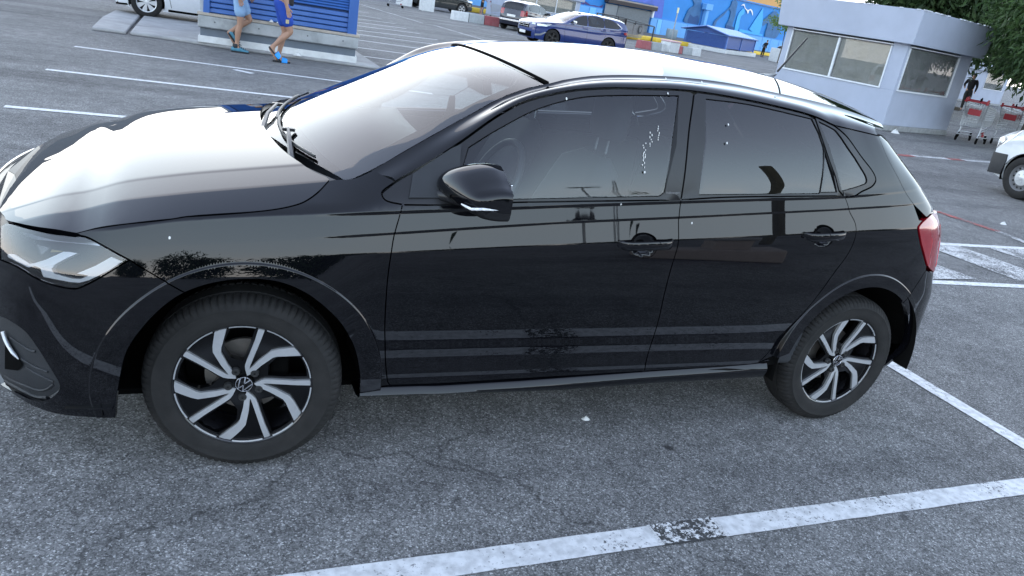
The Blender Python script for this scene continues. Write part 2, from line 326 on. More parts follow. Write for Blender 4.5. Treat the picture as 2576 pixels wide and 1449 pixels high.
# hatched bay right of the car, red and white edge lines
stripe((5.5,2.02),(12,1.86),.085,pw); stripe((4.6,1.0),(12,.50),.085,pw)
ZL[0]=.008
for x in (4.75,5.95,7.22,8.5,9.8):
    A_=[(x-.02,1.95),(x+.42,1.93),(x+.95,.96),(x+.50,.98)]
    if x==5.95: A_=[(6.44,1.93),(6.95,1.92),(7.12,1.05),(6.55,1.0)]
    if x==4.75: A_=[(5.35,1.80),(5.92,1.42),(6.05,1.02),(5.4,1.0)]
    if x==7.22: A_=[(7.36,1.93),(7.95,1.92),(8.15,.95),(7.62,.98)]
    if x>8: A_=[(x,1.93),(x+.55,1.92),(x+.8,.92),(x+.25,.95)]
    tag(MB().add([(p[0],p[1],.008) for p in A_],[(3,2,1,0) if area(A_)<0 else (0,1,2,3)]).build('hatch_bar',pfar),kind='structure')
stripe((7.95,4.6),(8.27,3.3),.12,pfar); stripe((8.27,3.3),(8.38,2.55),.12,pred); stripe((8.38,2.55),(8.2,1.4),.12,pfar)
for a,b,m_ in (((11.4,7.3),(12.7,7.55),pred),((12.7,7.55),(13.8,7.65),pfar),((13.8,7.65),(14.3,7.7),pred),((14.3,7.7),(15.6,7.85),pfar)): stripe(a,b,.17,m_)
stripe((13.9,8.62),(16.2,8.72),.12,pfaint); stripe((16.5,10.6),(21,9.3),.10,pfaint)
# small dark and pale bits of litter lying on the asphalt near the car
litm=mat('paper_litter',(.7,.7,.68),rough=.8,var=.1)
def litter(x,y,s,lab,z0=.0,m_=None,k=0):
    r=random.Random(k); q=MB(); n=7; V=[]
    for i in range(3): V.append([(s*(1-.42*i)*math.cos(2*math.pi*j/n)*(.7+.5*r.random()),s*(1-.42*i)*.7*math.sin(2*math.pi*j/n)*(.7+.5*r.random()),.002+i*s*.38*(.6+.6*r.random())) for j in range(n+1)])
    for v in V: v[-1]=v[0]
    o=q.grid(V).build('litter',m_ or litm); o.location=(x,y,z0); return tag(o,lab,'litter')
# ================================================================ pavement slab and blue louvred cabin
conc=mat('concrete_slab',(.34,.34,.34),rough=.85,var=.22,scale=3,bump=.25,bscale=30,dirt=.5,dirtcol=(.17,.165,.16))
concd=mat('dark_concrete',(.16,.17,.18),rough=.8,var=.15,scale=5,dirt=.3)
slab=[(-1.52,11.55),(-.55,11.52),(.85,11.2),(3.1,10.93),(3.12,13.3),(2.9,15.2),(-1.42,15.35),(-1.50,13.5)]
def slab_mesh(poly,h,name,m_):
    o=MB().prism(poly,0,h).build(name,m_,bevel=.02,seg=2); return tag(fix_normals(o),kind='structure')
slab_mesh([(-1.52,11.55),(-1.02,11.54),(-.95,14.95),(-1.42,15.35),(-1.52,13.5)],.055,'pavement',conc)
slab_mesh([(-.96,11.54),(-.55,11.52),(.85,11.2),(3.1,10.93),(3.12,13.3),(2.9,15.2),(-.88,14.95)],.055,'pavement',conc)
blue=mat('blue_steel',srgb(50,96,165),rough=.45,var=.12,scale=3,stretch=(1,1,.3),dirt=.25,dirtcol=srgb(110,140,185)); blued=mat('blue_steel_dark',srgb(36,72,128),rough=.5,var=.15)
lightgrey=mat('pale_grey_sheet',(.42,.45,.47),rough=.5,var=.1); greyz=mat('galvanised_band',(.36,.38,.39),rough=.42,metal=.5,var=.3,scale=4,dirt=.4,dirtcol=(.6,.6,.6)); bluegrey=mat('blue_grey_wall',(.13,.155,.185),rough=.7,var=.08); whitep=mat('white_plinth',(.66,.67,.66),rough=.75,var=.12,dirt=.3,dirtcol=(.3,.29,.27)); tanb=mat('tan_board',(.42,.37,.31),rough=.7,var=.2)
cabn=empty('louvred_cabin',(.08,11.33,.055),R(-7),'blue louvred metal cabin on a white plinth behind the two walkers','cabin'); W_=2.60; D_=2.3
def cb(n,c,d,m_,bv=.006): return MB().box(c,d).build(n,m_,cabn,bevel=bv)
cb('plinth',(W_/2,D_/2,.055),(W_+.02,D_,.11),whitep); cb('base_wall',(W_/2,D_/2+.03,.235),(W_-.04,D_,.26),bluegrey)
cb('metal_band',(W_/2,D_/2-.015,.34),(W_+.03,D_+.03,.20),greyz,.02); cb('sill_board',(W_/2,D_/2-.02,.463),(W_+.05,D_+.05,.045),tanb)
for x in (.25,.95,1.75,2.35): MB().lathe([(0,.004),(.012,.003),(.014,0)],10,Matrix.Translation((x,-.031,.35))@Matrix.Rotation(R(90),4,'X')).build('bolt',concd,cabn)
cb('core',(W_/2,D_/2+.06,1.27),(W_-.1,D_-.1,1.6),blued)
cb('corner_post',(.115,.03,1.27),(.10,.07,1.6),blue); cb('corner_post',(W_-.11,.03,1.27),(.16,.07,1.6),blue)
cb('side_sheet',(.032,.10,1.25),(.06,.10,1.55),lightgrey); cb('roof',(W_/2,D_/2,2.10),(W_+.15,D_+.15,.08),blue)
for k in range(4):
    z=.53+k*.085; MB().box((W_/2,.045,z),(W_-.32,.03,.075),M=Matrix.Rotation(R(-10),4,'X')).build('lower_slat',blue,cabn,bevel=.012)
sl0=None
for k in range(26):
    z=.88+k*.045
    if sl0 is None: sl0=MB().box((0,0,0),(W_-.34,.012,.042),M=Matrix.Rotation(R(-38),4,'X')).build('louvre',blue,cabn)
    else: o=sl0.copy(); C.objects.link(o); sl0=o
    sl0.location=(W_/2+.02,.04,z)
# ================================================================ kiosks
kw=mat('kiosk_paint',(.40,.44,.53),rough=.8,var=.07,scale=1.6,dirt=.22,dirtcol=(.37,.39,.43),bump=.15,bscale=60); kb=mat('kiosk_base',(.30,.31,.31),rough=.85,var=.2,dirt=.4); winf=mat('white_frame',(.72,.75,.78),rough=.5,var=.08); shutm=mat('roller_blind',(.72,.68,.61),rough=.6,var=.12,scale=2,dirt=.4,dirtcol=(.52,.49,.45)); kglass=glass('kiosk_glass',(.80,.82,.80),1.5,film=.16)
def kiosk(loc,rz,LX,LY,label,wins,H=2.83,hp=2.06,ov=.26,hi=True):
    k=empty('kiosk',loc,rz,label,'kiosk')
    MB().box((LX/2,LY/2,.07),(LX+.05,LY+.05,.14)).build('base',kb,k,bevel=.02)
    t=.16; z0,z1=.97,2.0
    MB().box((LX/2,LY/2,.14+(z0-.14)/2),(LX,LY,z0-.14)).build('wall',kw,k,bevel=.01)
    seg={'x':[(0,LX)],'y':[(t,LY)]}
    for face,n,s0,s1 in wins: seg[face]=[(0 if face=='x' else t,s0),(s1,LX if face=='x' else LY)]
    for a_,b_ in seg['x']: MB().box(((a_+b_)/2,t/2,(z0+hp)/2),(b_-a_,t,hp-z0)).build('wall',kw,k)
    for a_,b_ in seg['y']: MB().box((t/2,(a_+b_)/2,(z0+hp)/2),(t,b_-a_,hp-z0)).build('wall',kw,k)
    MB().box((LX-t/2,LY/2+t/2,(z0+hp)/2),(t,LY-t,hp-z0)).build('wall',kw,k); MB().box((LX/2,LY-t/2,(z0+hp)/2),(LX-2*t,t,hp-z0)).build('wall',kw,k)
    ov2=ov; z2=H
    prof=[(-ov*.9,hp-.005),(-ov*1.05,z2)]
    V=[]
    f=MB(); 
    lo=[(-ov*.75,-ov*.75),(LX+ov*.75,-ov*.75),(LX+ov*.75,LY+ov*.75),(-ov*.75,LY+ov*.75)]; up=[(-ov,-ov),(LX+ov,-ov),(LX+ov,LY+ov),(-ov,LY+ov)]
    f.add([(x,y,hp) for x,y in lo]+[(x,y,z2) for x,y in up],[(3,2,1,0),(4,5,6,7)]+[(i,(i+1)%4,4+(i+1)%4,4+i) for i in range(4)]); f.build('parapet',kw,k,bevel=.012)
    f=MB(); r=random.Random(3)
    for i in range(4):
        a,b=up[i],up[(i+1)%4]
        for j in range(14): 
            q=r.random(); f.box((a[0]+(b[0]-a[0])*q,a[1]+(b[1]-a[1])*q,z2),(.06+.1*r.random(),.05,.012+.014*r.random()),rz=math.atan2(b[1]-a[1],b[0]-a[0]))
    tag(f.build('flaking_edge',winf,k),kind='stuff')
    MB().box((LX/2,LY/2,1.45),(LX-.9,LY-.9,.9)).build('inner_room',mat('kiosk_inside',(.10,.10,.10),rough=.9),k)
    for face,n,s0,s1 in wins:
        ln=LX if face in 'xX' else LY
        for j in range(n):
            a=s0+(s1-s0)*j/n; b=s0+(s1-s0)*(j+1)/n; c=(a+b)/2; wd=b-a
            def P3(s,off,z):
                return (s,off,z) if face=='x' else (off,s,z)
            def bx(name,s,z,ds,dz,off,dt,m_,par): return MB().box(P3(s,off,z),(ds,dt,dz) if face=='x' else (dt,ds,dz)).build(name,m_,par)
            fr=bx('window_frame',c,z0+.015,wd,.035,-.006,.05,winf,k)
            bx('frame_bar',c,z1+.01,wd,.03,-.006,.05,winf,fr); bx('frame_bar',a+.014,(z0+z1)/2,.028,z1-z0-.05,-.006,.05,winf,fr); bx('frame_bar',b-.014,(z0+z1)/2,.028,z1-z0-.05,-.006,.05,winf,fr)
            bx('window_pane',c,(z0+z1)/2,wd-.055,z1-z0-.05,.012,.006,kglass,fr)
            if hi:
                ns=38; first=None
                for q in range(ns):
                    z=z0+.045+(z1-z0-.08)*q/ns
                    if first is None: first=MB().box((0,0,0),(wd-.06,.010,(z1-z0)/ns*.86) if face=='x' else (.010,wd-.06,(z1-z0)/ns*.86),M=Matrix.Rotation(R(-16),4,'X') if face=='x' else Matrix.Rotation(R(16),4,'Y')).build('blind_slat',shutm,fr); first.location=P3(c,.06,z); src=first
                    else: o=src.copy(); C.objects.link(o); o.location=P3(c,.06,z)
            else: bx('blind',c,(z0+z1)/2,wd-.06,z1-z0-.06,.06,.02,shutm,fr)
    return k
kiosk((15.70,11.17,0),R(12.5),3.35,3.75,'grey painted kiosk with blinds behind white framed windows, right of the black car','',hi=True) if False else None
kiosk((15.70,11.17,0),R(12.5),3.2,3.5,'grey painted kiosk with pale framed windows and slatted blinds, nearest behind the black car',[('x',1,.10,2.55),('y',2,.38,3.30)])
kiosk((44.2,32.8,0),R(9),6.7,3.5,'pale grey kiosk seen under the leafy tree, beyond the trolleys',[('x',1,3.9,6.3)],hi=False)
kiosk((21.3,51.5,0),R(8),6.2,3.2,'grey kiosk behind the small dark blue hatchback, against the blue store wall',[('x',3,.6,5.8)],H=2.9,hi=False)
# ================================================================ the blue store
PH=math.atan2(12,46); store=empty('store_building',(14,60,0),PH,'long blue store building with painted beach figures across the far side','building')
skyb=mat('pale_blue_wall',srgb(104,168,226),rough=.65,var=.06,scale=.8,dirt=.2,dirtcol=srgb(140,180,215)); murb=mat('mural_blue',srgb(46,132,205),rough=.65,var=.10,scale=.35); murd=mat('mural_figure_blue',srgb(62,106,150),rough=.7,var=.2,scale=1.5); murl=mat('mural_light_blue',srgb(76,170,232),rough=.7,var=.06); murw=mat('mural_white',(.8,.8,.8),rough=.7,var=.05); murp=mat('mural_violet',srgb(86,108,190),rough=.7,var=.3,scale=.6); ledg=mat('ledge_blue',srgb(72,140,205),rough=.6); doorb=mat('door_blue',srgb(120,190,245),rough=.6,var=.04)
MB().box((29,6,2.6),(66,11.8,5.2)).build('wall',murb,store); MB().box((-40,6.2,1.7),(72,11.8,3.4)).build('wall',mat('grey_store_wall',(.22,.23,.25),rough=.8),store)
MB().box((29,.10,1.93),(66,.34,.10)).build('ledge',ledg,store)
MB().box((47.2,.05,5.28),(29,.3,.12)).build('roof_edge',ledg,store)
edges=[-4,0,3.5,7,10.2,12.6,14.85,15.9,16.3,18.0,19.6,21.6,22.45,23.3]; e2=[30.0,30.95,31.63,33.6,35.55,37.5,39.3,42.5,45.6,48.6,50.2,51.85,54,57,60]
for es in (edges,e2):
    for a,b in zip(es,es[1:]):
        dr=(a,b) in ((21.6,22.45),(30.95,31.63)); MB().box(((a+b)/2,-.02 if not dr else -.05,1.14),(b-a-.06,.16,1.48)).build('door' if dr else 'wall_panel',doorb if dr else skyb,store,bevel=.01)
shut=mat('shutter_grey',(.36,.38,.39),rough=.5,metal=.3,var=.1,scale=2); shutd=mat('shutter_dark',(.26,.28,.29),rough=.5,metal=.3,var=.12); brn=mat('brown_lintel',(.045,.034,.032),rough=.7)
sh_=[]
for (a,b,m_,yy) in ((23.4,24.98,shut,-.22),(25.12,29.65,shutd,-.16)):
    for k in range(27):
        MB().box(((a+b)/2,yy,.47+k*.075),(b-a,.08,.066),M=Matrix.Rotation(R(12),4,'X')).build('shutter_slat',m_,store)
MB().box((26.7,-.35,2.72),(6.7,.6,.34)).build('lintel',brn,store); MB().box((26.7,-.3,2.95),(6.9,.5,.14)).build('lintel_top',mat('tan_lintel',(.35,.30,.26),rough=.8),store); MB().box((29.95,-.15,2.35),(.22,.3,.9)).build('sun_blind_end',winf,store)
def mural(pts,m_,dy=.006): 
    o=MB().prism(pts,0,.01,Matrix.Translation((0,-dy,0))@Matrix.Rotation(R(90),4,'X')).build('mural_figure',m_,store); return fix_normals(o)
mural([(29.9,2.0),(31.6,2.0),(31.4,3.6),(30.6,5.1),(23,5.1),(23,3.1),(30.1,3.1)],murp,.004)
mural([(14,3.4),(19,3.0),(23,3.2),(23,5.1),(14,5.1)],murl,.004)
mural(sm([(35.5,4.3),(36.2,4.75),(36.9,4.45),(36.95,4.05),(37.1,3.6),(37.25,2.9),(37.2,1.99),(35.5,1.99),(34.9,2.15),(35.0,2.6),(35.3,3.4),(35.95,3.85),(35.5,4.3)],3),murd)
mural(sm([(35.6,2.9),(36.2,2.7),(36.9,2.9),(37.15,2.0),(35.5,2.0),(35.6,2.9)],3),mat('mural_dark_blue',srgb(40,78,128),rough=.7),.012)
mural(sm([(41.8,5.0),(42.3,5.12),(42.75,4.9),(42.8,4.3),(42.9,3.5),(42.8,2.6),(43.25,2.1),(41.9,2.06),(41.75,2.5),(41.95,2.9),(41.98,3.9),(41.6,4.1),(41.0,3.45),(40.1,2.7),(39.95,2.13),(39.7,2.1),(39.65,2.6),(40.6,3.45),(41.7,4.4),(41.8,5.0)],3),murd)
mural([(41.85,2.5),(43.1,2.4),(43.3,2.0),(41.85,2.0)],mat('mural_dark_blue',srgb(40,78,128),rough=.7),.012)
mural(sm([(43.3,3.6),(43.5,4.06),(44.05,4.5),(44.35,4.0),(43.9,3.65),(43.95,2.1),(43.4,2.05),(43.3,3.6)],3),murl)
mural([(47.37,5.02),(45.85,2.5),(46.9,2.2),(47.9,2.25),(48.0,3.3)],murl)
mural(sm([(49.1,4.6),(49.7,4.9),(50.3,4.7),(50.9,3.8),(51.5,2.7),(51.1,2.05),(49.0,2.05),(48.95,3.5),(48.1,3.1),(47.9,3.5),(49.1,4.6)],3),murd)
mural([(44.2,2.35),(46,2.3),(48.5,2.2),(48.5,2.02),(44.2,2.02)],murl,.012)
mural(sm([(43.4,4.72),(43.9,4.95),(44.25,4.6),(44.8,4.42),(45.2,4.58),(45.7,4.35),(45.85,3.95),(45.55,4.25),(45.1,4.45),(44.95,4.05),(44.6,4.35),(44.2,4.5),(43.95,4.75),(43.4,4.72)],3),murw,.014)
for dx in (0,2.3): mural([(18.6+dx,2.12),(19.2+dx,1.99),(20.9+dx,1.99),(21.0+dx,2.3),(20.5+dx,2.06),(19.9+dx,2.1),(19.4+dx,2.06),(18.7+dx,2.3)],mat('mural_maroon',srgb(78,66,120),rough=.7),.012)
MB().box((37.68,-.35,3.9),(1.05,.6,.62)).build('duct_box',skyb,store,bevel=.03); MB().box((37.7,-.3,2.0),(.42,.4,3.2)).build('duct',skyb,store,bevel=.02)
yb=empty('yellow_building',(14,60,0),PH,'flat orange-yellow building rising behind the right end of the blue store','building')
MB().box((60,9,5.5),(21,6,4.6)).build('wall',mat('ochre_wall',srgb(214,158,92),rough=.8,var=.06),yb); MB().box((47.5,9.5,5.2),(4,4,1.4)).build('annex',whitep,yb)
# pavement before the store
pv=[(14+a*math.cos(PH)-b*math.sin(PH),60+a*math.sin(PH)+b*math.cos(PH)) for a,b in ((-6,-.1),(60,-.1),(60,-3.1),(-6,-3.1))]
o=MB().add([(pv[0][0],pv[0][1],.44),(pv[1][0],pv[1][1],.44),(pv[2][0],pv[2][1],.06),(pv[3][0],pv[3][1],.06),(pv[2][0],pv[2][1],0),(pv[3][0],pv[3][1],0)],[(0,3,2,1),(3,5,4,2)]).build('store_pavement',mat('brown_pavement',(.15,.14,.135),rough=.9,var=.15,scale=1)); tag(fix_normals(o),kind='structure')
yel=mat('yellow_paint',srgb(226,190,60),rough=.6,var=.12,scale=2,dirt=.2,dirtcol=(.4,.33,.12))
kerbs=[((17.6,55.4),(21.0,56.6)),((21.6,57),(23.2,57.6)),((31.0,51.6),(33.6,53.4)),((34.2,54.4),(36.2,55.6)),((36.0,54.9),(38.3,56.2)),((37.4,54.9),(39.4,56.0)),((39.6,56.3),(42.0,57.6)),((41.9,57.7),(43.8,58.6)),((43.9,58.5),(45.4,59.3)),((56.0,67.8),(58.2,68.6)),((58.5,68.8),(60.4,69.3)),((61,69.6),(63,70.2)),((26,55.6),(29,56.2)),((24.0,57.7),(25.6,58.2))]
kl=['first long low yellow kerb block right of the dark van at far left','second yellow kerb block, beside the person in black with a cart','yellow kerb block left end under the slatted trolley shelter','yellow kerb block under the middle of the slatted trolley shelter','yellow kerb block at the right foot of the slatted shelter','yellow kerb block just right of the slatted trolley shelter','yellow kerb block right of the thin lamp post','yellow kerb block in front of the distant person in black shirt','short yellow kerb block touching the blue corrugated shed','first yellow kerb block right of the blue corrugated shed','second yellow kerb block right of the blue corrugated shed','last yellow kerb block, beside the parked dark car and the kiosk','yellow kerb block hidden partly by the dark blue hatchback','yellow kerb block at the foot of the far grey kiosk']
for (a,b),l_ in zip(kerbs,kl):
    a,b=np.array(a),np.array(b); ln=np.linalg.norm(b-a); o=MB().box((0,0,.19),(ln,.42,.38)).build('kerb_block',yel,bevel=.09,seg=3,smooth=40); o.location=(*((a+b)/2),0); o.rotation_euler=(0,0,math.atan2(b[1]-a[1],b[0]-a[0])); tag(o,l_,'kerb block','yellow kerb blocks along the store')
# ================================================================ trees
def leaf_mat(name,c1,c2):
    m,N,L,b=nodes(name); g=N.new('ShaderNodeNewGeometry'); rp=N.new('ShaderNodeValToRGB'); e=rp.color_ramp.elements; e[0].color=(*c1,1); e[1].color=(*c2,1); L.new(g.outputs['Random Per Island'],rp.inputs[0]); L.new(rp.outputs[0],b.inputs['Base Color']); b.inputs['Roughness'].default_value=.5; b.inputs['Specular IOR Level'].default_value=.35
    o=N['Material Output']; tr=N.new('ShaderNodeBsdfTranslucent'); L.new(rp.outputs[0],tr.inputs[0]); mx=N.new('ShaderNodeMixShader'); mx.inputs[0].default_value=.35; L.new(b.outputs[0],mx.inputs[1]); L.new(tr.outputs[0],mx.inputs[2]); L.new(mx.outputs[0],o.inputs[0]); return m
bark=mat('bark',(.09,.075,.06),rough=.9,var=.3,bump=.5,bscale=30)
def leaves(blobs,n,size,droop,seed,shell=.55):
    r=np.random.default_rng(seed); vol=np.array([b[3]*b[4]*b[5] for b in blobs])**.67; pk=r.choice(len(blobs),n,p=vol/vol.sum()); B_=np.array(blobs)[pk]
    d=r.normal(size=(n,3)); d/=np.linalg.norm(d,axis=1,keepdims=True); rad=shell+(1-shell)*r.random(n)**.6; c=B_[:,:3]+d*B_[:,3:]*rad[:,None]
    k=7; out=[]
    c=np.repeat(c,k,0); dd=np.repeat(d,k,0); N_=len(c)
    ax=dd*.6+r.normal(size=(N_,3))*.7; ax[:,2]-=droop; ax/=np.linalg.norm(ax,axis=1,keepdims=True)
    c=c+r.normal(size=(N_,3))*size*.9
    sd=np.cross(ax,r.normal(size=(N_,3))); sd/=np.linalg.norm(sd,axis=1,keepdims=True); L_=size*(.7+.7*r.random(N_))[:,None]; nn=np.cross(ax,sd)
    p0=c; p1=c+ax*L_*.45+sd*L_*.17+nn*L_*.05; p2=c+ax*L_-nn*L_*.12; p3=c+ax*L_*.45-sd*L_*.17+nn*L_*.05
    V=np.stack([p0,p1,p2,p3],1).reshape(-1,3); I=np.arange(N_)*4
    F=np.concatenate([np.stack([I,I+1,I+2],1),np.stack([I,I+2,I+3],1)])
    me=bpy.data.meshes.new('crown'); me.from_pydata(V.tolist(),[],F.tolist()); return me
def tree(loc,label,blobs,n,size,lm,trunk,droop=.6,seed=1,shell=.5,group=None,cat='tree',branches=9):
    t=empty('leafy_tree',loc,0,label,cat,group); me=leaves(blobs,n,size,droop,seed,shell); me.materials.append(lm); me.name='crown'; o=link('crown',me,t); o['kind']='stuff'
    r=random.Random(seed); h,r0=trunk; tb=MB(); top=(.1*r.random(),.1*r.random(),h); tb.tube([(0,0,0),(.03,-.02,h*.35),(-.02,.04,h*.7),top],[r0,r0*.8,r0*.7,r0*.55],9)
    tk=tb.build('trunk',bark,t,smooth=60)
    for i in range(branches):
        b=blobs[i%len(blobs)]; e=(b[0]+b[3]*.5*(r.random()-.5),b[1]+b[4]*.5*(r.random()-.5),b[2]+b[5]*.3*r.random()); s=(top[0],top[1],h*(.7+.3*r.random())); mid=tuple((s[j]*.5+e[j]*.5)+(.15*r.random() if j<2 else .12*h*r.random()) for j in range(3))
        MB().tube([s,mid,e],[r0*.42,r0*.28,r0*.10],6).build('branch',bark,t,smooth=60)
    return t
lm1=leaf_mat('leaf_green',(.028,.060,.020),(.085,.150,.050)); lm2=leaf_mat('leaf_dark',(.020,.042,.016),(.060,.105,.035)); lm3=leaf_mat('leaf_light',(.10,.17,.05),(.22,.32,.10))
tree((19.9,10.5,0),'big tree with drooping pointed leaves standing right of the grey kiosk',[(.2,-.4,2.75,2.3,1.8,1.05),(-1.45,-1.0,2.55,1.0,.9,.75),(1.1,-1.4,2.05,1.5,1.1,.85),(.1,.2,3.8,2.1,1.8,1.0),(-1.2,-.7,3.3,1.2,1.1,.75),(-.2,-1.5,2.0,.9,.7,.55)],4200,.17,lm1,(2.2,.14),.75,3,.5)
tr_=[((27.2,19.8,0),'dark dense tree directly behind the grey kiosk roof',[(0,0,4.6,3.2,3,2.8),(2,1,5.5,2.4,2.2,1.8),(-1.6,.3,4.4,1.8,1.8,1.7)]),((33,19.5,0),'dark tree standing behind the big drooping tree on the right',[(0,0,4.3,3.6,3,2.8),(2.5,0,4,2.4,2.2,2)]),((40.5,24.5,0),'tall tree at far right beyond the second kiosk',[(0,0,5,4,3.5,3.2),(-2,0,4.4,2.4,2.4,2.)])]
for i,(l_,lab,bl) in enumerate(tr_): tree(l_,lab,bl,3000,.30,lm2,(2.6,.2),.4,11+i,.45,'dark trees behind the kiosk')
tree((46.4,51.5,0),'slender young tree with pale green tufts left of the grey kiosk',[(-.2,0,4.9,1.3,1.0,.34),(.6,0,4.2,1.2,1.0,.3),(-.5,0,3.3,1.2,1.0,.34),(.9,0,2.9,1.2,1.0,.35),(1.6,0,3.6,1.0,.9,.4)],420,.26,lm3,(3.6,.05),.1,21,.2,branches=6)
# behind the camera: the dark belt of trees and the masts that the paint mirrors
for i,(x,y,s) in enumerate(((-14,-34,1.0),(-5,-37,1.2),(4,-35,.9),(13,-38,1.1),(22,-35,1.25),(31,-33,1.1),(40,-30,1.3))):
    tree((x,y,0),'%s tree in the belt behind the viewer'%('first second third fourth fifth sixth seventh'.split()[i]),[(0,0,2.6*s,3.4*s,2.6*s,2.2*s),(2.2*s,0,2.1*s,2*s,2*s,1.6*s)],700,.5,lm2,(1.6,.2),.3,40+i,.4,'trees behind the viewer',branches=3)

mst=empty('light_mast',(18.9,-35.7,0),0,'tall light mast with a ring of lamps, mirrored in the front door window','mast'); MB().tube([(0,0,0),(0,0,9.2)],[.14,.08],8).build('pole',greyz,mst); MB().lathe([(0.75+.05*math.cos(t),9.15+.05*math.sin(t)) for t in np.linspace(0,2*math.pi,7)[:-1]],24,close=True).tube([(-.75,0,9.15),(.75,0,9.15)],.04,5).build('ring',stl_:=mat('mast_steel',(.05,.05,.05),rough=.6),mst)
for k in range(8): MB().box((0.9*math.cos(k*.785),0.9*math.sin(k*.785),9.12),(.42,.26,.08),rz=k*.785).build('floodlight',stl_,mst,bevel=.03)
pyl=empty('lattice_mast',(21.4,-36.5,0),0,'thin lattice mast above the trees, mirrored in the front door window','mast'); pb=MB()
for k in range(12):
    z=k*1.0; r0=.32-.02*k; r1=.32-.02*(k+1)
    for q in range(4):
        a0=q*math.pi/2; a1=a0+math.pi/2; pb.tube([(r0*math.cos(a0),r0*math.sin(a0),z),(r1*math.cos(a0),r1*math.sin(a0),z+1)],.018,4).tube([(r0*math.cos(a0),r0*math.sin(a0),z),(r1*math.cos(a1),r1*math.sin(a1),z+1)],.012,4)
tag(pb.build('lattice',greyz,pyl),kind='stuff')
tree((21.5,-34.3,0),'dark cone-shaped conifer below the lattice mast behind the viewer',[(0,0,1.4,1.5,1.5,.8),(0,0,2.6,1.25,1.25,.8),(0,0,3.8,.95,.95,.8),(0,0,5.0,.6,.6,.8),(0,0,5.9,.25,.25,.6)],420,.4,lm2,(1.2,.12),.2,61,.3,branches=2)
o=MB().box((0,0,1.75),(.14,.14,3.5)).build('column',mat('olive_column',(.105,.10,.075),rough=.85,var=.25,bump=.3,bscale=30),bevel=.03); o.location=(5.95,-5.45,0); tag(o,'plain olive-brown square column behind the viewer, mirrored in the rear door window','column')
bb=empty('bollard_block',(4.0,-3.9,0),R(20),'low concrete block with a square stub column, mirrored in the rear door','bollard'); MB().box((0,0,.11),(1.3,.5,.22)).build('base',mat('bollard_concrete',(.42,.36,.33),rough=.8,var=.12),bb,bevel=.03); MB().box((.12,0,.34),(.34,.34,.26)).build('stub',mat('bollard_concrete',(.42,.36,.33)),bb,bevel=.02); MB().box((.12,0,.50),(.42,.42,.07)).build('cap',conc,bb,bevel=.02)

# ---------------------------------------------------------------- body side surface of the near hatchback
# u runs along the car (u = x beside the cabin), z is the height; x grows to the tail, the side seen is y < 0
PLAN=np.array([(-.845,0),(-.842,.12),(-.833,.25),(-.812,.38),(-.775,.51),(-.715,.63),(-.63,.735),(-.52,.805),(-.38,.848),(-.2,.868),(.05,.875),(.5,.8755),(1.0,.8755),(1.6,.8755),(2.1,.8745),(2.4,.868),(2.65,.858),(2.85,.840),(3.0,.805),(3.1,.74),(3.155,.63),(3.185,.47),(3.2,.25),(3.205,0)])
def _plan():
    P=PLAN; n=len(P)
    d=np.sqrt(np.linalg.norm(np.diff(P,axis=0),axis=1)); t=np.r_[0,np.cumsum(d)]
    m=np.zeros_like(P)
    for i in range(1,n-1):
        a=(P[i]-P[i-1])/(t[i]-t[i-1]); b=(P[i+1]-P[i])/(t[i+1]-t[i])
        m[i]=(a*(t[i+1]-t[i])+b*(t[i]-t[i-1]))/(t[i+1]-t[i-1])
    m[0]=(0,m[1][1]); m[-1]=(0,m[-2][1])
    out=[]
    for i in range(n-1):
        h=t[i+1]-t[i]; s=np.linspace(0,1,60,endpoint=(i==n-2))[:,None]
        out.append((2*s**3-3*s**2+1)*P[i]+(s**3-2*s**2+s)*h*m[i]+(-2*s**3+3*s**2)*P[i+1]+(s**3-s**2)*h*m[i+1])
    C=np.vstack(out); L=np.r_[0,np.cumsum(np.linalg.norm(np.diff(C,axis=0),axis=1))]
    # light smoothing so that the curvature is even
    k=np.interp(np.linspace(0,L[-1],1600),L,C[:,0]); j=np.interp(np.linspace(0,L[-1],1600),L,C[:,1])
    L=np.linspace(0,L[-1],1600)
    ker=np.hanning(41); ker/=ker.sum()
    kp=np.r_[k[1:21][::-1],k,k[-21:-1][::-1]]; jp=np.r_[-j[1:21][::-1],j,-j[-21:-1][::-1]]
    k=np.convolve(kp,ker,'valid'); j=np.convolve(jp,ker,'valid')
    L=np.r_[0,np.cumsum(np.hypot(np.diff(k),np.diff(j)))]
    u=L-np.interp(.8,k,L)+.8
    return u,k,j
PU,PX,PY=_plan()
UF,UR=PU[0],PU[-1]
def cint(x,xs,ys):
    # smooth (monotone cubic) interpolation
    xs=np.asarray(xs,float); ys=np.asarray(ys,float); x=np.asarray(x,float)
    h=np.diff(xs); dl=np.diff(ys)/h; m=np.zeros_like(ys); m[0]=dl[0]; m[-1]=dl[-1]
    for i in range(1,len(xs)-1):
        m[i]=0 if dl[i-1]*dl[i]<=0 else 2*dl[i-1]*dl[i]/(dl[i-1]+dl[i])
    i=np.clip(np.searchsorted(xs,x)-1,0,len(xs)-2); s=np.clip((x-xs[i])/h[i],0,1)
    y=(2*s**3-3*s**2+1)*ys[i]+(s**3-2*s**2+s)*h[i]*m[i]+(-2*s**3+3*s**2)*ys[i+1]+(s**3-s**2)*h[i]*m[i+1]
    y=y+np.minimum(x-xs[0],0)*m[0]+np.maximum(x-xs[-1],0)*m[-1]
    return y
def sst(a,b,x):
    t=np.clip((np.asarray(x,float)-a)/(b-a),0,1); return t*t*(3-2*t)
ZC=((-.3,.738),(.422,.785),(.934,.825),(1.507,.866),(2.364,.9296),(2.79,.952),(3.1,.965))
ZU=((-.3,.775),(.263,.8274),(.69,.872),(1.026,.9055),(1.488,.945),(2.297,1.015),(2.86,1.05),(3.1,1.065))
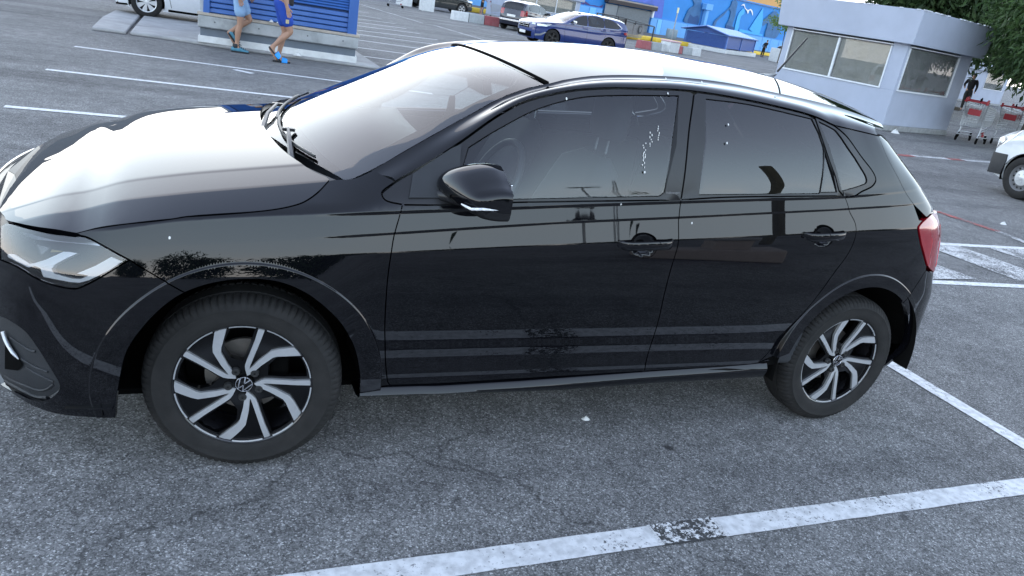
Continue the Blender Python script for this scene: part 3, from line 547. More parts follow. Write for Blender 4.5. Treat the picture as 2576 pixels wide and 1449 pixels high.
ZB=((-.7,.75),(-.43,.803),(-.26,.837),(-.07,.863),(.26,.894),(.784,.94),(1.49,1.),(2.24,1.059),(3.,1.11))
def zc(u): return cint(u,*zip(*ZC))
def zu(u): return np.maximum(cint(u,*zip(*ZU)),zc(u)+.012)
def zb(u): return np.maximum(cint(u,*zip(*ZB)),zu(u)+.012)
#          .15  .30  .36  .45  .58  .68 c-.05 c-  c+  u-   u   u+  b-   b   b+   w   1.5
S_DOOR =(-.30,-.06, .045,-.15,-.085,-.01, .05,.09,.26,.24,-.25,.27,.26,-.45,.42,.20,.88)
S_FEND =(-.10,-.10,-.06,-.02, .06, .16, .20,.23,.25,.27,.28,.29,.31, .25,1.1,1.9,1.9)
S_FRONT=(-.50,-.12,-.03, .00, .03, .12, .25,.35,.42,.50,.55,.60,.65,.70,.75,.80,.85)
S_QUAR =(-.25,-.10,-.05,-.05,-.03, .00, .05,.10,.27,.25,-.10,.27,.28, .10,.36,.24,.86)
S_REAR =(-.35,-.10, .00, .00, .00, .02, .06,.10,.22,.22, .22,.24,.25, .28,.36,.45,.52)
AX=((0.,.303),(2.565,.305)); R1=.380; R2=.438
def inset(u,z):
    u=np.asarray(u,float); z=np.asarray(z,float); u,z=np.broadcast_arrays(u,z)
    c=zc(u); up=zu(u); b=zb(u)
    K=[.15+0*u,.30+0*u,.36+0*u,.45+0*u,.58+0*u,.68+0*u,c-.05,c-.004,c+.004,up-.004,up,up+.004,b-.006,b,b+.006,b+.03,1.5+0*u]
    for i in range(1,len(K)): K[i]=np.maximum(K[i],K[i-1]+1e-4)
    wf=1-sst(-.55,-.40,u)              # front
    wd=sst(.16,.42,u)*(1-sst(2.25,2.6,u))  # door
    wr=sst(2.75,3.05,u)
    wq=sst(2.25,2.6,u)*(1-wr)
    we=1-wf-wd-wr-wq
    Sk=[wf*S_FRONT[i]+we*S_FEND[i]+wd*S_DOOR[i]+wq*S_QUAR[i]+wr*S_REAR[i] for i in range(17)]
    def I(zz):
        t=Sk[0]*np.minimum(zz-K[0],0)
        for i in range(16):
            h=K[i+1]-K[i]; d=np.clip(zz-K[i],0,h); t=t+Sk[i]*d+(Sk[i+1]-Sk[i])*d*d/(2*h)
        return t+Sk[16]*np.maximum(zz-K[16],0)
    v=I(z)-I(c)
    q=np.maximum(z-b-.012,0); v=v+.80*(q-.02*(1-np.exp(-q/.02)))*(1-sst(.32,1.0,u))*sst(-.1,.32,u)   # the body draws in at the windscreen pillar
    # flat lips round the wheel arches
    for (ax,az) in AX:
        r=np.hypot(u-ax,z-az); w=1-sst(R2-.0025,R2+.0025,r)
        v=v*(1-w)+w*np.minimum(v-.004,-.0075)
    return v
XF=((.15,-.79),(.22,-.815),(.32,-.84),(.45,-.845),(.55,-.84),(.62,-.825),(.70,-.795),(.80,-.73),(.95,-.60))
XR=((.15,2.94),(.235,3.03),(.30,3.11),(.40,3.19),(.6,3.185),(.7,3.15),(.8,3.12),(.9,3.09),(1.0,3.02),(1.1,2.89),(1.2,2.75),(1.3,2.61),(1.45,2.42))
def S(u,z):
    u=np.asarray(u,float); z=np.asarray(z,float); u,z=np.broadcast_arrays(u,z)
    X=np.interp(u,PU,PX); Y=np.interp(u,PU,PY)
    xf=cint(z,*zip(*XF)); xr=cint(z,*zip(*XR))
    X=np.where(X<-.2,-.2+(X+.2)*(xf+.2)/(-.845+.2),X)
    X=np.where(X>2.2,2.2+(X-2.2)*(xr-2.2)/(3.2-2.2),X)
    Y=Y*(1-inset(u,z)/.8755)
    return np.stack([X,-Y,z],-1)
def SN(u,z,e=.0012):
    a=S(u+e,z)-S(u-e,z); b=S(u,z+e)-S(u,z-e)
    n=np.cross(a,b); return n/np.linalg.norm(n,axis=-1,keepdims=True)

TR={'door_front':[[0.5036,1.0278],[0.498,1.0209],[0.487,1.0024],[0.4724,0.9759],[0.452,0.9372],[0.4503,0.9356],[0.4423,0.899],[0.4284,0.8414],[0.421,0.7799],[0.4177,0.7004],[0.4216,0.6069],[0.4278,0.5328],[0.439,0.455],[0.4507,0.3769],[0.4587,0.3336],[0.4658,0.3068],[0.4755,0.2951]],'door_bottom':[[0.4755,0.2951],[0.6439,0.2935],[0.9482,0.2995],[1.2802,0.3061],[1.4909,0.3101]],'door_bottom_r':[[1.4909,0.3101],[1.7409,0.3151],[2.0028,0.3224],[2.0742,0.3311],[2.1141,0.3409]],'b_gap':[[1.5397,1.3707],[1.5032,1.2398],[1.4848,1.0355],[1.4806,0.946],[1.4908,0.8458],[1.4833,0.7584],[1.4817,0.657],[1.4913,0.532],[1.4946,0.4353],[1.4932,0.353],[1.4948,0.3117],[1.4909,0.3101]],'rear_gap':[[2.2719,1.0811],[2.3017,1.0408],[2.3241,1.005],[2.3623,0.9646],[2.3728,0.9336],[2.3707,0.8834],[2.3507,0.826],[2.305,0.7558],[2.26,0.6727],[2.2099,0.5808],[2.1572,0.4919],[2.1219,0.4136],[2.0741,0.3461],[2.0517,0.3281],[2.1141,0.3409]],'sill_hi':[[0.3655,0.2844],[0.6477,0.2698],[0.9533,0.2749],[1.2855,0.2861],[1.5361,0.2954],[1.8444,0.3036],[2.0494,0.311]],'sill_bot':[[0.3686,0.2507],[1.1266,0.2384],[1.5515,0.2488],[2.1379,0.2547]],'fb_gap':[[-0.3351,0.7348],[-0.2334,0.682],[-0.1767,0.6508]],'hl':[[-0.8229,0.735],[-0.8003,0.7491],[-0.6943,0.7637],[-0.5881,0.7713],[-0.5151,0.7773],[-0.4992,0.7809],[-0.4795,0.7809],[-0.4566,0.7769],[-0.4113,0.7634],[-0.3351,0.7348],[-0.3624,0.7151],[-0.4126,0.6769],[-0.4461,0.6533],[-0.4719,0.6396],[-0.5092,0.6379],[-0.5593,0.6422],[-0.6036,0.6499],[-0.6417,0.6598],[-0.6836,0.6638],[-0.7471,0.66]],'hood_front':[[-0.831,0.7551],[-0.8049,0.7532],[-0.6429,0.7744],[-0.5141,0.7841]],'hood_gap':[[-0.5143,0.7844],[-0.4673,0.803],[-0.3879,0.8244],[-0.2209,0.8527],[-0.388,0.8246],[-0.1769,0.8614],[0.0398,0.8894],[0.1165,0.904],[0.1569,0.9156],[0.2006,0.9367],[0.2424,0.9665]],'insert':[[-0.7157,0.4935],[-0.6797,0.4955],[-0.6179,0.4775],[-0.5796,0.4342],[-0.5456,0.3766],[-0.5244,0.3331],[-0.5236,0.3157],[-0.547,0.2833],[-0.5892,0.2506],[-0.6291,0.2401],[-0.7023,0.2377],[-0.8257,0.2121]],'bumper_bot':[[-0.8388,0.2015],[-0.7145,0.2181],[-0.6427,0.2086],[-0.553,0.2057],[-0.4706,0.2153],[-0.3721,0.2271]],'lip':[[-0.5172,0.2468],[-0.4368,0.2645],[-0.3713,0.2765],[-0.3728,0.2626],[-0.4389,0.2526]],'tail':[[2.911,0.9957],[2.8345,0.9691],[2.8114,0.9528],[2.8323,0.8943],[2.8818,0.8326],[2.9335,0.7746]],'rb_gap':[[2.9343,0.7557],[2.8552,0.6646],[2.7875,0.6011]],'C1':[[0.4532,0.9328],[0.3954,0.9428],[0.3863,0.9564],[0.3899,0.9645],[0.4323,0.9932],[0.504,1.031],[0.5514,1.0569],[0.6538,1.1239],[0.787,1.2241],[0.8748,1.277],[1.0162,1.3229],[1.1723,1.3494],[1.3345,1.3643],[1.4903,1.3763],[1.6649,1.3769],[1.9077,1.3655],[2.0991,1.3469],[2.1969,1.3228],[2.3472,1.2853],[2.4645,1.2215],[2.5512,1.1653],[2.561,1.1406],[2.5236,1.1141],[2.4134,1.0858],[2.3576,1.069],[2.2797,1.0608]],'glass_f':[[0.6602,1.0625],[0.6795,1.1106],[0.7835,1.1808],[0.917,1.2591],[1.065,1.3076],[1.2226,1.331],[1.4691,1.3549],[1.4079,1.0309],[1.3872,1.018],[0.8004,0.9733],[0.6289,0.9378]],'glass_r':[[1.5935,1.3566],[1.7819,1.3577],[2.0839,1.3362],[2.1314,1.2416],[2.1298,1.0743],[2.1219,1.0719],[1.5608,1.032],[1.5596,1.04]],'glass_t':[[2.1402,1.2399],[2.2221,1.0812],[2.1385,1.0758]],'glass_q':[[2.1227,1.3281],[2.1684,1.3157],[2.2608,1.2826],[2.3978,1.21],[2.4749,1.1431],[2.4716,1.1278],[2.4066,1.1106],[2.2643,1.0864]],'sail_inner':[[0.677,1.1065],[0.6626,1.0635],[0.6602,1.0625]],'apillar_gap':[[0.3715,1.0152],[0.4317,0.9948]],'ring_f':[[-0.3711,0.5036],[-0.3675,0.5247],[-0.3505,0.566],[-0.3004,0.6323],[-0.2334,0.684],[-0.1404,0.7239],[-0.0508,0.7441],[0.023,0.7465],[0.1184,0.7316],[0.1981,0.701],[0.2727,0.6536]],'arch_f':[[-0.3533,0.3513],[-0.3294,0.4637],[-0.2803,0.5503],[-0.2103,0.6259],[-0.175,0.6509],[-0.1041,0.6804],[-0.0132,0.6944],[0.081,0.6884],[0.1598,0.657],[0.2227,0.6094],[0.2806,0.5463]],'ring_r':[[2.2344,0.6425],[2.3192,0.7205],[2.4047,0.7506],[2.5542,0.7572],[2.6981,0.732],[2.8107,0.6793]],'arch_r':[[2.4483,0.6892],[2.574,0.6887],[2.6817,0.6526],[2.7821,0.585],[2.8563,0.5212]],'wedge':[[0.2412,0.8216],[0.2903,0.8057],[0.3525,0.7922],[0.422,0.7896]],'wedge_top':[[0.2411,0.824],[0.3136,0.8318],[0.4386,0.8414]],'handle_f':[[1.2386,0.8437],[1.2762,0.8563],[1.3748,0.8656],[1.46,0.8646],[1.4403,0.8357],[1.3664,0.8213],[1.2488,0.8251]],'handle_r':[[2.073,0.9108],[2.1489,0.926],[2.2949,0.9277],[2.2721,0.8975],[2.1606,0.8845],[2.0827,0.8919]],'cup_f':[[1.2903,0.8582],[1.3051,0.8749],[1.3318,0.8829],[1.3656,0.8796],[1.3924,0.8644],[1.4025,0.8279],[1.3862,0.7998],[1.3361,0.7959],[1.305,0.81]],'cup_r':[[2.1228,0.9255],[2.1376,0.9414],[2.1679,0.9478],[2.2047,0.9414],[2.2317,0.9268],[2.2372,0.886],[2.2167,0.8661],[2.1773,0.8612],[2.1459,0.8698]],'rear_hatchgap':[[2.8147,1.3034],[2.7729,1.2298],[2.7891,1.1564],[2.8019,1.0961],[2.8019,1.0961],[2.8284,1.0496]],'door_swage':[[0.5954,0.3926],[1.0196,0.418],[1.4659,0.4482],[1.7634,0.4512],[1.9911,0.4529],[2.0835,0.4019]],'belt':[[0.4575,0.9331],[0.596,0.9403],[0.8011,0.9592],[1.0699,0.9787],[1.4783,1.0074],[1.6621,1.0263],[1.972,1.0485],[2.2712,1.0672]],'ws_bot':[[0.2424,0.9665],[0.3142,0.9842],[0.3715,1.0152]],'apg':[[0.3715,1.0152],[0.4317,0.9948]],'handle_line_f':[[1.2389,0.8423],[1.3554,0.8329],[1.4603,0.8632]],'rib1':[[-0.7,0.4293],[-0.6525,0.4187],[-0.6142,0.4114],[-0.6014,0.4136]],'rib2':[[-0.6585,0.3712],[-0.6057,0.3585],[-0.5656,0.3538]],'rib3':[[-0.6415,0.3446],[-0.5948,0.3332],[-0.5508,0.3215]],'rib4':[[-0.7853,0.2534],[-0.6661,0.2699],[-0.6106,0.2728],[-0.5781,0.2875],[-0.5519,0.3124]],'blade':[[-0.7202,0.4436],[-0.7091,0.4205],[-0.683,0.3917],[-0.6581,0.3741]],'rim_low':[[-0.821,0.2164],[-0.7009,0.24],[-0.6291,0.2401],[-0.5888,0.2517]],'fog':[[-0.721,0.4378],[-0.7025,0.412],[-0.674,0.3811],[-0.6489,0.3591],[-0.6541,0.346],[-0.6768,0.3233],[-0.7548,0.2963]],'hlA':[[-0.7556,0.6771],[-0.7216,0.6874],[-0.6455,0.6782],[-0.6283,0.6853],[-0.5931,0.7031],[-0.545,0.7351],[-0.5225,0.7372],[-0.5016,0.737],[-0.5365,0.7138],[-0.5632,0.6928],[-0.6058,0.6746],[-0.6249,0.6758],[-0.6464,0.6664],[-0.7471,0.6699]],'hlB':[[-0.6058,0.6746],[-0.5632,0.6928],[-0.5676,0.6792],[-0.5564,0.668],[-0.5234,0.6646],[-0.4959,0.6622],[-0.4717,0.6646],[-0.4513,0.6766],[-0.4856,0.679],[-0.4365,0.7078],[-0.3968,0.7368],[-0.3613,0.7263],[-0.397,0.6971],[-0.4475,0.6637],[-0.4737,0.6528],[-0.5016,0.6508],[-0.5611,0.6516],[-0.5886,0.6515]],'hlC':[[-0.5316,0.6985],[-0.5115,0.7125],[-0.4712,0.737],[-0.4086,0.7374],[-0.4205,0.7224],[-0.4639,0.7028],[-0.4702,0.6965],[-0.4903,0.6921],[-0.5181,0.6935]],'hlD':[[-0.788,0.7239],[-0.7831,0.7432],[-0.7083,0.7452],[-0.6665,0.7346],[-0.6331,0.7124],[-0.6359,0.6917],[-0.6423,0.6828],[-0.6942,0.6858],[-0.743,0.6867]],'hlE':[[-0.6616,0.7358],[-0.6076,0.7372],[-0.6242,0.7144],[-0.6331,0.7124]],'hlF':[[-0.6036,0.7346],[-0.5808,0.7356],[-0.5505,0.7376],[-0.5924,0.7122],[-0.6101,0.7103]],'q_line':[[2.0999,1.34],[2.1291,1.2652],[2.1699,1.1816],[2.2394,1.0845]],'drops':[[1.4246,1.4056],[1.4248,1.3589],[1.0141,1.3004],[1.3734,1.228],[1.3452,1.2041],[1.3178,1.1673],[1.316,1.1323],[1.3182,1.0927],[1.6781,1.2813],[1.6686,1.2179],[1.5808,1.4117],[1.5409,0.9271],[1.2332,0.9771],[-0.2221,0.8027]],'mir':0.0}
HG=[[-0.9,-0.8,-0.7,-0.6,-0.52,-0.4579,-0.3476,-0.2156,0.0398,0.15,0.4],[0.6,0.67,0.725,0.755,0.772,0.7819,0.813,0.8304,0.827,0.821,0.807],[0.52,0.63,0.705,0.745,0.772,0.7844,0.8244,0.8527,0.8894,0.9034,0.9344]]
EW=[[0.0,0.0877,0.2597,0.4716,0.6139,0.7607,0.8976,1.0],[0.3171,0.378,0.4912,0.6314,0.7265,0.8246,0.9225,0.9994],[0.725,0.715,0.6796,0.6347,0.6109,0.5864,0.5749,0.572],[0.9788,1.0094,1.074,1.1516,1.2053,1.2607,1.3036,1.3269]]
ER=[[0.9994,1.0742,1.209,1.3742,1.5643,1.7441,2.004,2.2993,2.5453,2.72],[0.572,0.5661,0.556,0.556,0.556,0.5647,0.5749,0.57,0.5659,0.53],[1.3269,1.3493,1.3774,1.3975,1.4111,1.4154,1.4043,1.386,1.3533,1.322]]
HOOD_GAP=[[-0.4579,-0.7819],[-0.416,-0.788],[-0.3476,-0.8131],[-0.2156,-0.8305],[-0.3476,-0.8124],[-0.1768,-0.8263],[0.0398,-0.827],[0.1169,-0.8119],[0.1577,-0.7925],[0.2025,-0.749],[0.248,-0.6833]]
HOOD_FRONT=[[-0.4579,-0.7826],[-0.5556,-0.7135],[-0.6568,-0.5903],[-0.6699,-0.5519]]
HOOD_REAR=[[0.2493,-0.6738],[0.2006,-0.603],[0.1376,-0.4117],[0.1065,-0.1783],[0.1029,0.1731],[0.1258,0.446]]
WSBOT=[[-0.9338,-0.0574],[-0.9957,0.0036],[-1.0017,0.0863]]
WIPER=[[-0.7227,0.0158],[0.0224,0.071],[0.5525,0.1505],[-0.6765,-0.0342],[-0.3122,0.0606],[-0.1819,-0.0001],[0.134,0.0281],[0.3789,0.0654]]

HGX,HGY,HGZ=HG
EWT,EWX,EWY,EWZ=EW
ERX,ERY,ERZ=ER

# ---------------------------------------------------------------- bonnet, windscreen and roof surfaces
def hood_gap_xyz(x):
    return cint(x,HGX,HGY),cint(x,HGX,HGZ)
def _hs(q):
    # height above the side gap, q = distance inboard of the gap / 0.79
    K=(0,.012,.14,.165,.30,.315,.335,.35,1.02); SL=(.34,.32,.28,.16,.14,.21,.10,.085,-.01)
    t=np.zeros_like(q)
    for i in range(len(K)-1):
        h=K[i+1]-K[i]; d=np.clip(q-K[i],0,h); t=t+SL[i]*d+(SL[i+1]-SL[i])*d*d/(2*h)
    return t*.82+np.minimum(q,0)*.34*.82
def Hd(x,y):
    x=np.asarray(x,float); y=np.asarray(y,float)
    yg,zg=hood_gap_xyz(x); q=(1-np.sqrt(y*y+1e-6)/yg)
    k=cint(x,(-.86,-.7,-.5,-.3,.3),(.35,.52,.78,.93,1.12))
    return np.stack([x+0*y,y+0*x,zg+_hs(q)*k],-1)
def Ews(t):
    return np.stack([cint(t,EWT,EWX),cint(t,EWT,EWY),cint(t,EWT,EWZ)],-1)
def Wd(s,t):
    s=np.asarray(s,float); t=np.asarray(t,float); s,t=np.broadcast_arrays(s,t)
    e=Ews(t); b=1-np.abs(s)**2.1
    tt=np.clip(t,-.3,1.1)
    dx=-.21*(1-tt)-.07*tt; dz=.0*(1-tt)+.034*tt
    return np.stack([e[...,0]+dx*b, e[...,1]*s, e[...,2]+dz*b],-1)   # s=-1 near side
def Rf(x,y):
    x=np.asarray(x,float); y=np.asarray(y,float); x,y=np.broadcast_arrays(x,y)
    ye=cint(x,ERX,ERY); ze=cint(x,ERX,ERZ)
    return np.stack([x,y,ze+cint(x,(.9,1.6,2.4,2.75),(.034,.042,.062,.066))*(1-(np.abs(y)/ye)**2.0)],-1)

# ================================================================ the black hatchback
paint=mat('black_car_paint',(.0035,.0037,.0055),rough=.5,var=.0,coat=1,spec=.0)
def _paint():
    m=paint; N=m.node_tree.nodes; L=m.node_tree.links; b=N['Principled BSDF']
    b.inputs['Coat Roughness'].default_value=.012; b.inputs['Coat IOR'].default_value=1.52
    # fine dust film: a trace of pale diffuse, uneven
    tc=N.new('ShaderNodeTexCoord'); n=N.new('ShaderNodeTexNoise'); n.inputs['Scale'].default_value=3; n.inputs['Detail'].default_value=9; n.inputs['Roughness'].default_value=.7; L.new(tc.outputs['Object'],n.inputs['Vector'])
    rp=N.new('ShaderNodeValToRGB'); rp.color_ramp.elements[0].position=.35; rp.color_ramp.elements[1].position=.8
    rp.color_ramp.elements[0].color=(.0016,.0018,.0030,1); rp.color_ramp.elements[1].color=(.0045,.0046,.0060,1); L.new(n.outputs['Fac'],rp.inputs[0]); L.new(rp.outputs[0],b.inputs['Base Color'])
_paint()
trimblk=mat('satin_black_trim',(.012,.012,.013),rough=.32,var=.2)
gloss=mat('gloss_black_plastic',(.003,.003,.0035),rough=.12,var=.1,spec=.35)
plast=mat('dark_grey_plastic',(.022,.024,.027),rough=.55,var=.2,bump=.15,bscale=400)
liner=mat('black_liner',(.004,.004,.004),rough=.95,var=.2,spec=.05)
rubber=mat('tyre_rubber',(.020,.0195,.019),spec=.28,rough=.8,var=.25,scale=14,bump=.1,bscale=160,dirt=.55,dirtcol=(.036,.033,.031))
silver=mat('machined_alloy',(.56,.57,.58),rough=.36,metal=.6,var=.05,scale=30,dirt=.25,dirtcol=(.4,.4,.4))
chrome=mat('chrome',(.8,.8,.82),rough=.12,metal=1,var=.03)
steel=mat('brake_steel',(.23,.21,.19),rough=.5,metal=.7,var=.2)
cab=mat('cabin_fabric',(.030,.032,.036),rough=.9,var=.2)
cabl=mat('cabin_pale_trim',(.32,.33,.33),rough=.8,var=.1)
glassF=glass('clear_car_glass',(.74,.82,.82),1.72); glassR=glass('tinted_car_glass',(.10,.11,.12),1.75); glassW=glass('windscreen_glass',(.80,.86,.85),1.7)
lamp_clear=glass('lamp_cover',(.97,.98,.99),1.85)
lampw=mat('lamp_white',(.85,.87,.9),rough=.18,var=.02); lamps=mat('lamp_silver',(.6,.62,.64),rough=.22,metal=.9,var=.15,scale=60)
redl=mat('red_lamp',(.32,.006,.014),rough=.12,var=.15,coat=1); redb=mat('red_lamp_bright',(.75,.03,.05),rough=.2,var=.1,coat=1)
white_p=mat('white_spot',(.75,.75,.72),rough=.7,var=.15)
bodyS=Surf(S); hoodS=Surf(Hd); roofS=Surf(Rf); windS=Surf(Wd,-1)
car=empty('parked_hatchback',(0,0,0),0,'glossy black five-door hatchback filling the foreground, front wheel turned slightly','car')
US=np.arange(-1.5,3.9,.028)
def body_rows(zmax=1.5):
    r=[]
    for f in (lambda u:zc(u)-.0045,lambda u:zc(u),lambda u:zc(u)+.0045,lambda u:zu(u)-.005,lambda u:zu(u),lambda u:zu(u)+.005,lambda u:zb(u)-.007,lambda u:zb(u),lambda u:zb(u)+.007,lambda u:zb(u)+.03):
        r.append([(float(a),float(b)) for a,b in zip(US,f(US)) ])
    for z0 in (.30,.33,.36,.40,.45,.58,.68): r.append([(float(a),z0) for a in US])
    return r
ROWS=body_rows()
for ax_,az_ in AX:
    for rr_ in (R2-.003,R2-.0015,R2,R2+.0015,R2+.003): ROWS.append([(ax_+rr_*math.cos(q_),az_+rr_*math.sin(q_)) for q_ in np.linspace(R(-14),R(194),170)])
def ring_extra():
    o=[]
    for ax,az in AX:
        for rr in np.r_[R1+.015,R1+.035,R2-.012,R2-.0045,R2-.003,R2-.0015,R2,R2+.0015,R2+.003,R2+.0045,R2+.012,R2+.03]:
            t=np.arange(0,2*math.pi,.008/rr); o.append(np.stack([ax+rr*np.cos(t),az+rr*np.sin(t)],1))
    return np.vstack(o)
RING=ring_extra()
def side(name,loops,mt=paint,parent=car,both=True,step=.028,**k):
    return panel(name,bodyS,loops,mt,parent,both=both,step=step,rows=ROWS if k.pop('rows',True) else (),extra=RING if k.pop('ring',True) else None,**k)
def arc(i,a0,a1,n=40,r=R1):
    return [(AX[i][0]+r*math.cos(t),AX[i][1]+r*math.sin(t)) for t in np.linspace(R(a0),R(a1),n)]
T=TR
dfr=sm(T['door_front'][4:]); bg=sm(T['b_gap'],5); rg=sm(T['rear_gap'][:-1],5); fb=sm([T['fb_gap'][0],T['fb_gap'][1],T['fb_gap'][2]])
hl_top=sm(T['hl'][:5])+sm(T['hl'][5:10]); hl_bot=sm(T['hl'][9:])
a_fb=math.degrees(math.atan2(T['fb_gap'][2][1]-AX[0][1],T['fb_gap'][2][0]))
# --- front bumper
bb=sm(T['bumper_bot']); insr=sm(T['insert'])
ins_loop=[(-1.15,.215)]+[(-1.15,.50)]+insr
ARCF=sm([tuple(T['bumper_bot'][-1])]+[tuple(q) for q in T['arch_f'][:3]]+[(-.2303,.610),tuple(T['fb_gap'][2])]+[tuple(q) for q in T['arch_f'][5:11]]+[(.332,.455),(.358,.36),(.366,.283)],5); kf=min(range(len(ARCF)),key=lambda i:abs(ARCF[i][0]-T['fb_gap'][2][0]))
bump=[T['fb_gap'][2]]+fb[::-1][1:]+hl_bot+[(-.80,.668),(-.9,.69),(UF,.70),(UF,.205),(-.95,.202)]+bb+ARCF[1:kf]
fbm=side('front_bumper',[bump,ins_loop],thick=.02)
for o,sgn in zip(fbm,(1,-1)):
    mir=sgn<0
    def P_(name,loop,mt,par,off,**k): return build_geo(name,panel_geo(bodyS,loop,off=off,**k),mt,par,mirror=mir)
    g=P_('air_intake_trim',[ins_loop],plast,o,.016,step=.02,thick=.02)
    if not mir:
        for k_ in ('rib1','rib2','rib3','rib4','rim_low'):
            pts,_=bodyS.at(np.array(sm(T[k_],6))); _,nn=bodyS.at(np.array(sm(T[k_],6)))
            MB().tube([tuple(p-n*.0155) for p,n in zip(pts,nn)],.0042 if k_!='rim_low' else .006,6).build('intake_rib',plast,car,smooth=60)
        fl=T['fog']; build_geo('intake_opening',panel_geo(bodyS,[fl],off=.012,step=.02,thick=.0),liner,car)
        pts,nn=bodyS.at(np.array(sm(T['blade'],6))); MB().tube([tuple(p-n*.006) for p,n in zip(pts,nn)],[.006]*(len(pts)-4)+[.005,.004,.003,.002],6).build('intake_blade',silver,car,smooth=60)
        lip=T['lip']; build_geo('bumper_lip',panel_geo(bodyS,[[lip[0],lip[1],lip[2],lip[3],lip[4]]],off=-.012,step=.02,thick=.014),paint,car)
# grille strip between the headlights
gr=[(-.815,.672),(-.80,.752),(-.9,.752),(UF,.752),(UF,.704),(-.9,.694)]
for o in side('grille',[gr],gloss,off=.02,thick=.03): pass
for sg in (1,-1):
    us=np.linspace(UF,-.83,24); p=S(us,us*0+.70); p=np.stack([p[:,0]-.004,p[:,1]*sg,p[:,2]],1); MB().tube(p,.005,6).build('grille_bar',chrome,car,smooth=60)
# --- headlights
for mir in (False,True):
    h=MB().build('headlight',liner,car) if False else None
    hlp=T['hl']; loop=hl_top+hl_bot[1:]
    base=build_geo('headlight',panel_geo(bodyS,[loop],off=.055,step=.03,thick=-.05,gap=.004),mat('lamp_housing',(.55,.57,.60),rough=.3,metal=.6,var=.35,scale=7),car,mirror=mir)
    def hp(name,l,mt,off,th): return build_geo(name,panel_geo(bodyS,[l],off=off,step=.02,thick=th,gap=0),mt,base,mirror=mir)
    hp('daytime_strip',T['hlA'],lampw,.018,.03); hp('daytime_strip',T['hlB'],lampw,.020,.03)
    hp('reflector',T['hlC'],lamps,.034,.03); hp('projector',T['hlD'],gloss,.024,.03); hp('reflector',T['hlE'],lamps,.03,.03); hp('reflector',T['hlF'],mat('lamp_amber',(.35,.28,.12),rough=.2,metal=.5),.036,.03)
    hp('lamp_cover',shrink(loop,.003),lamp_clear,.001,.004)
# --- fenders
fen=[T['fb_gap'][2]]+fb[::-1][1:]+hl_top[::-1][1:-18]
fen=[T['fb_gap'][2]]+fb[::-1][1:]+sm(T['hl'][5:10])[::-1][1:]+sm(T['hood_gap'][:4])+sm(T['hood_gap'][5:])[0:]+sm(T['ws_bot'])[1:]+sm(T['apg'])[1:]+sm([T['C1'][4],T['C1'][3],T['C1'][2],T['C1'][1],T['C1'][0]])[1:]+dfr+ARCF[kf:][::-1]
side('fender',[fen])
# --- doors
belt=sm(T['belt'],5); nb=min(range(len(belt)),key=lambda i:abs(belt[i][0]-1.479)); beltF,beltR=belt[:nb+1],belt[nb:]
kb=min(range(len(bg)),key=lambda i:abs(bg[i][1]-1.004)); bgl=bg[kb:]
def cup(c): return sm(c+[c[0]],5)[:-1]
cupF,cupR=cup(T['cup_f']),cup(T['cup_r'])
fd=beltF+bgl+sm(T['door_bottom'])[::-1]+dfr[::-1]
rd=beltR+rg+sm(T['door_bottom_r'])[::-1]+bgl[::-1]
doors={}
for nm,lp,cp in (('front_door',fd,cupF),('rear_door',rd,cupR)):
    lp=dedupe(lp); a,b=side(nm,[lp,cp]); doors[nm]=(a,b)
    for mir,par in ((False,a),(True,b)):
        cu=np.mean(np.array(cp),0)
        def cf(u,v,cu=cu,cp=np.array(cp)):
            p=S(u,v); _,n=bodyS.at(np.stack([np.atleast_1d(u),np.atleast_1d(v)],1)); rx=np.ptp(cp[:,0])/2; rz=np.ptp(cp[:,1])/2
            d=np.clip(1-((u-cu[0])/rx)**2-((v-cu[1])/rz)**2,0,1); return p-n*(.002+.032*np.sqrt(d))[:,None]
        build_geo('handle_recess',panel_geo(Surf(cf),[cp],step=.01,thick=0,gap=-.001),paint,par,mirror=mir)
def handle(u0,u1,zt0,zt1,par,mir):
    us=np.linspace(u0,u1,22); V=[]
    for i,u in enumerate(us):
        f=(u-u0)/(u1-u0); zt=zt0+(zt1-zt0)*f+.006*math.sin(math.pi*f); e=min(1,f/.12,(1-f)/.1)**.5; out=.034*math.sin(math.pi*min(max(f,0),1))**.45; th=.018*e+.003
        hgt=.032*(.55+.45*e)
        b=S(u,zt-.015); sec=[]
        for (dy,dz) in ((-.006,0),(-.010+0,.001),(-th*.5,.0025),(-th*.9,.001),(-th,-.004),(-th*1.02,-hgt*.45),(-th*.92,-hgt*.85),(-th*.6,-hgt),(-.004,-hgt*.95)):
            sec.append((b[0],(b[1]-out+dy+.006)*(-1 if mir else 1),zt+dz))
        V.append(sec)
    mb=MB().grid(V,flip=mir); k0=len(V[0]); mb.f.append(tuple(range(k0))); mb.f.append(tuple((len(V)-1)*k0+i for i in range(k0))[::-1])
    return fix_normals(mb.build('handle',paint,par,smooth=50))
for mir in (False,True):
    handle(1.236,1.462,.8535,.8665,doors['front_door'][mir],mir); handle(2.072,2.292,.9165,.9285,doors['rear_door'][mir],mir)
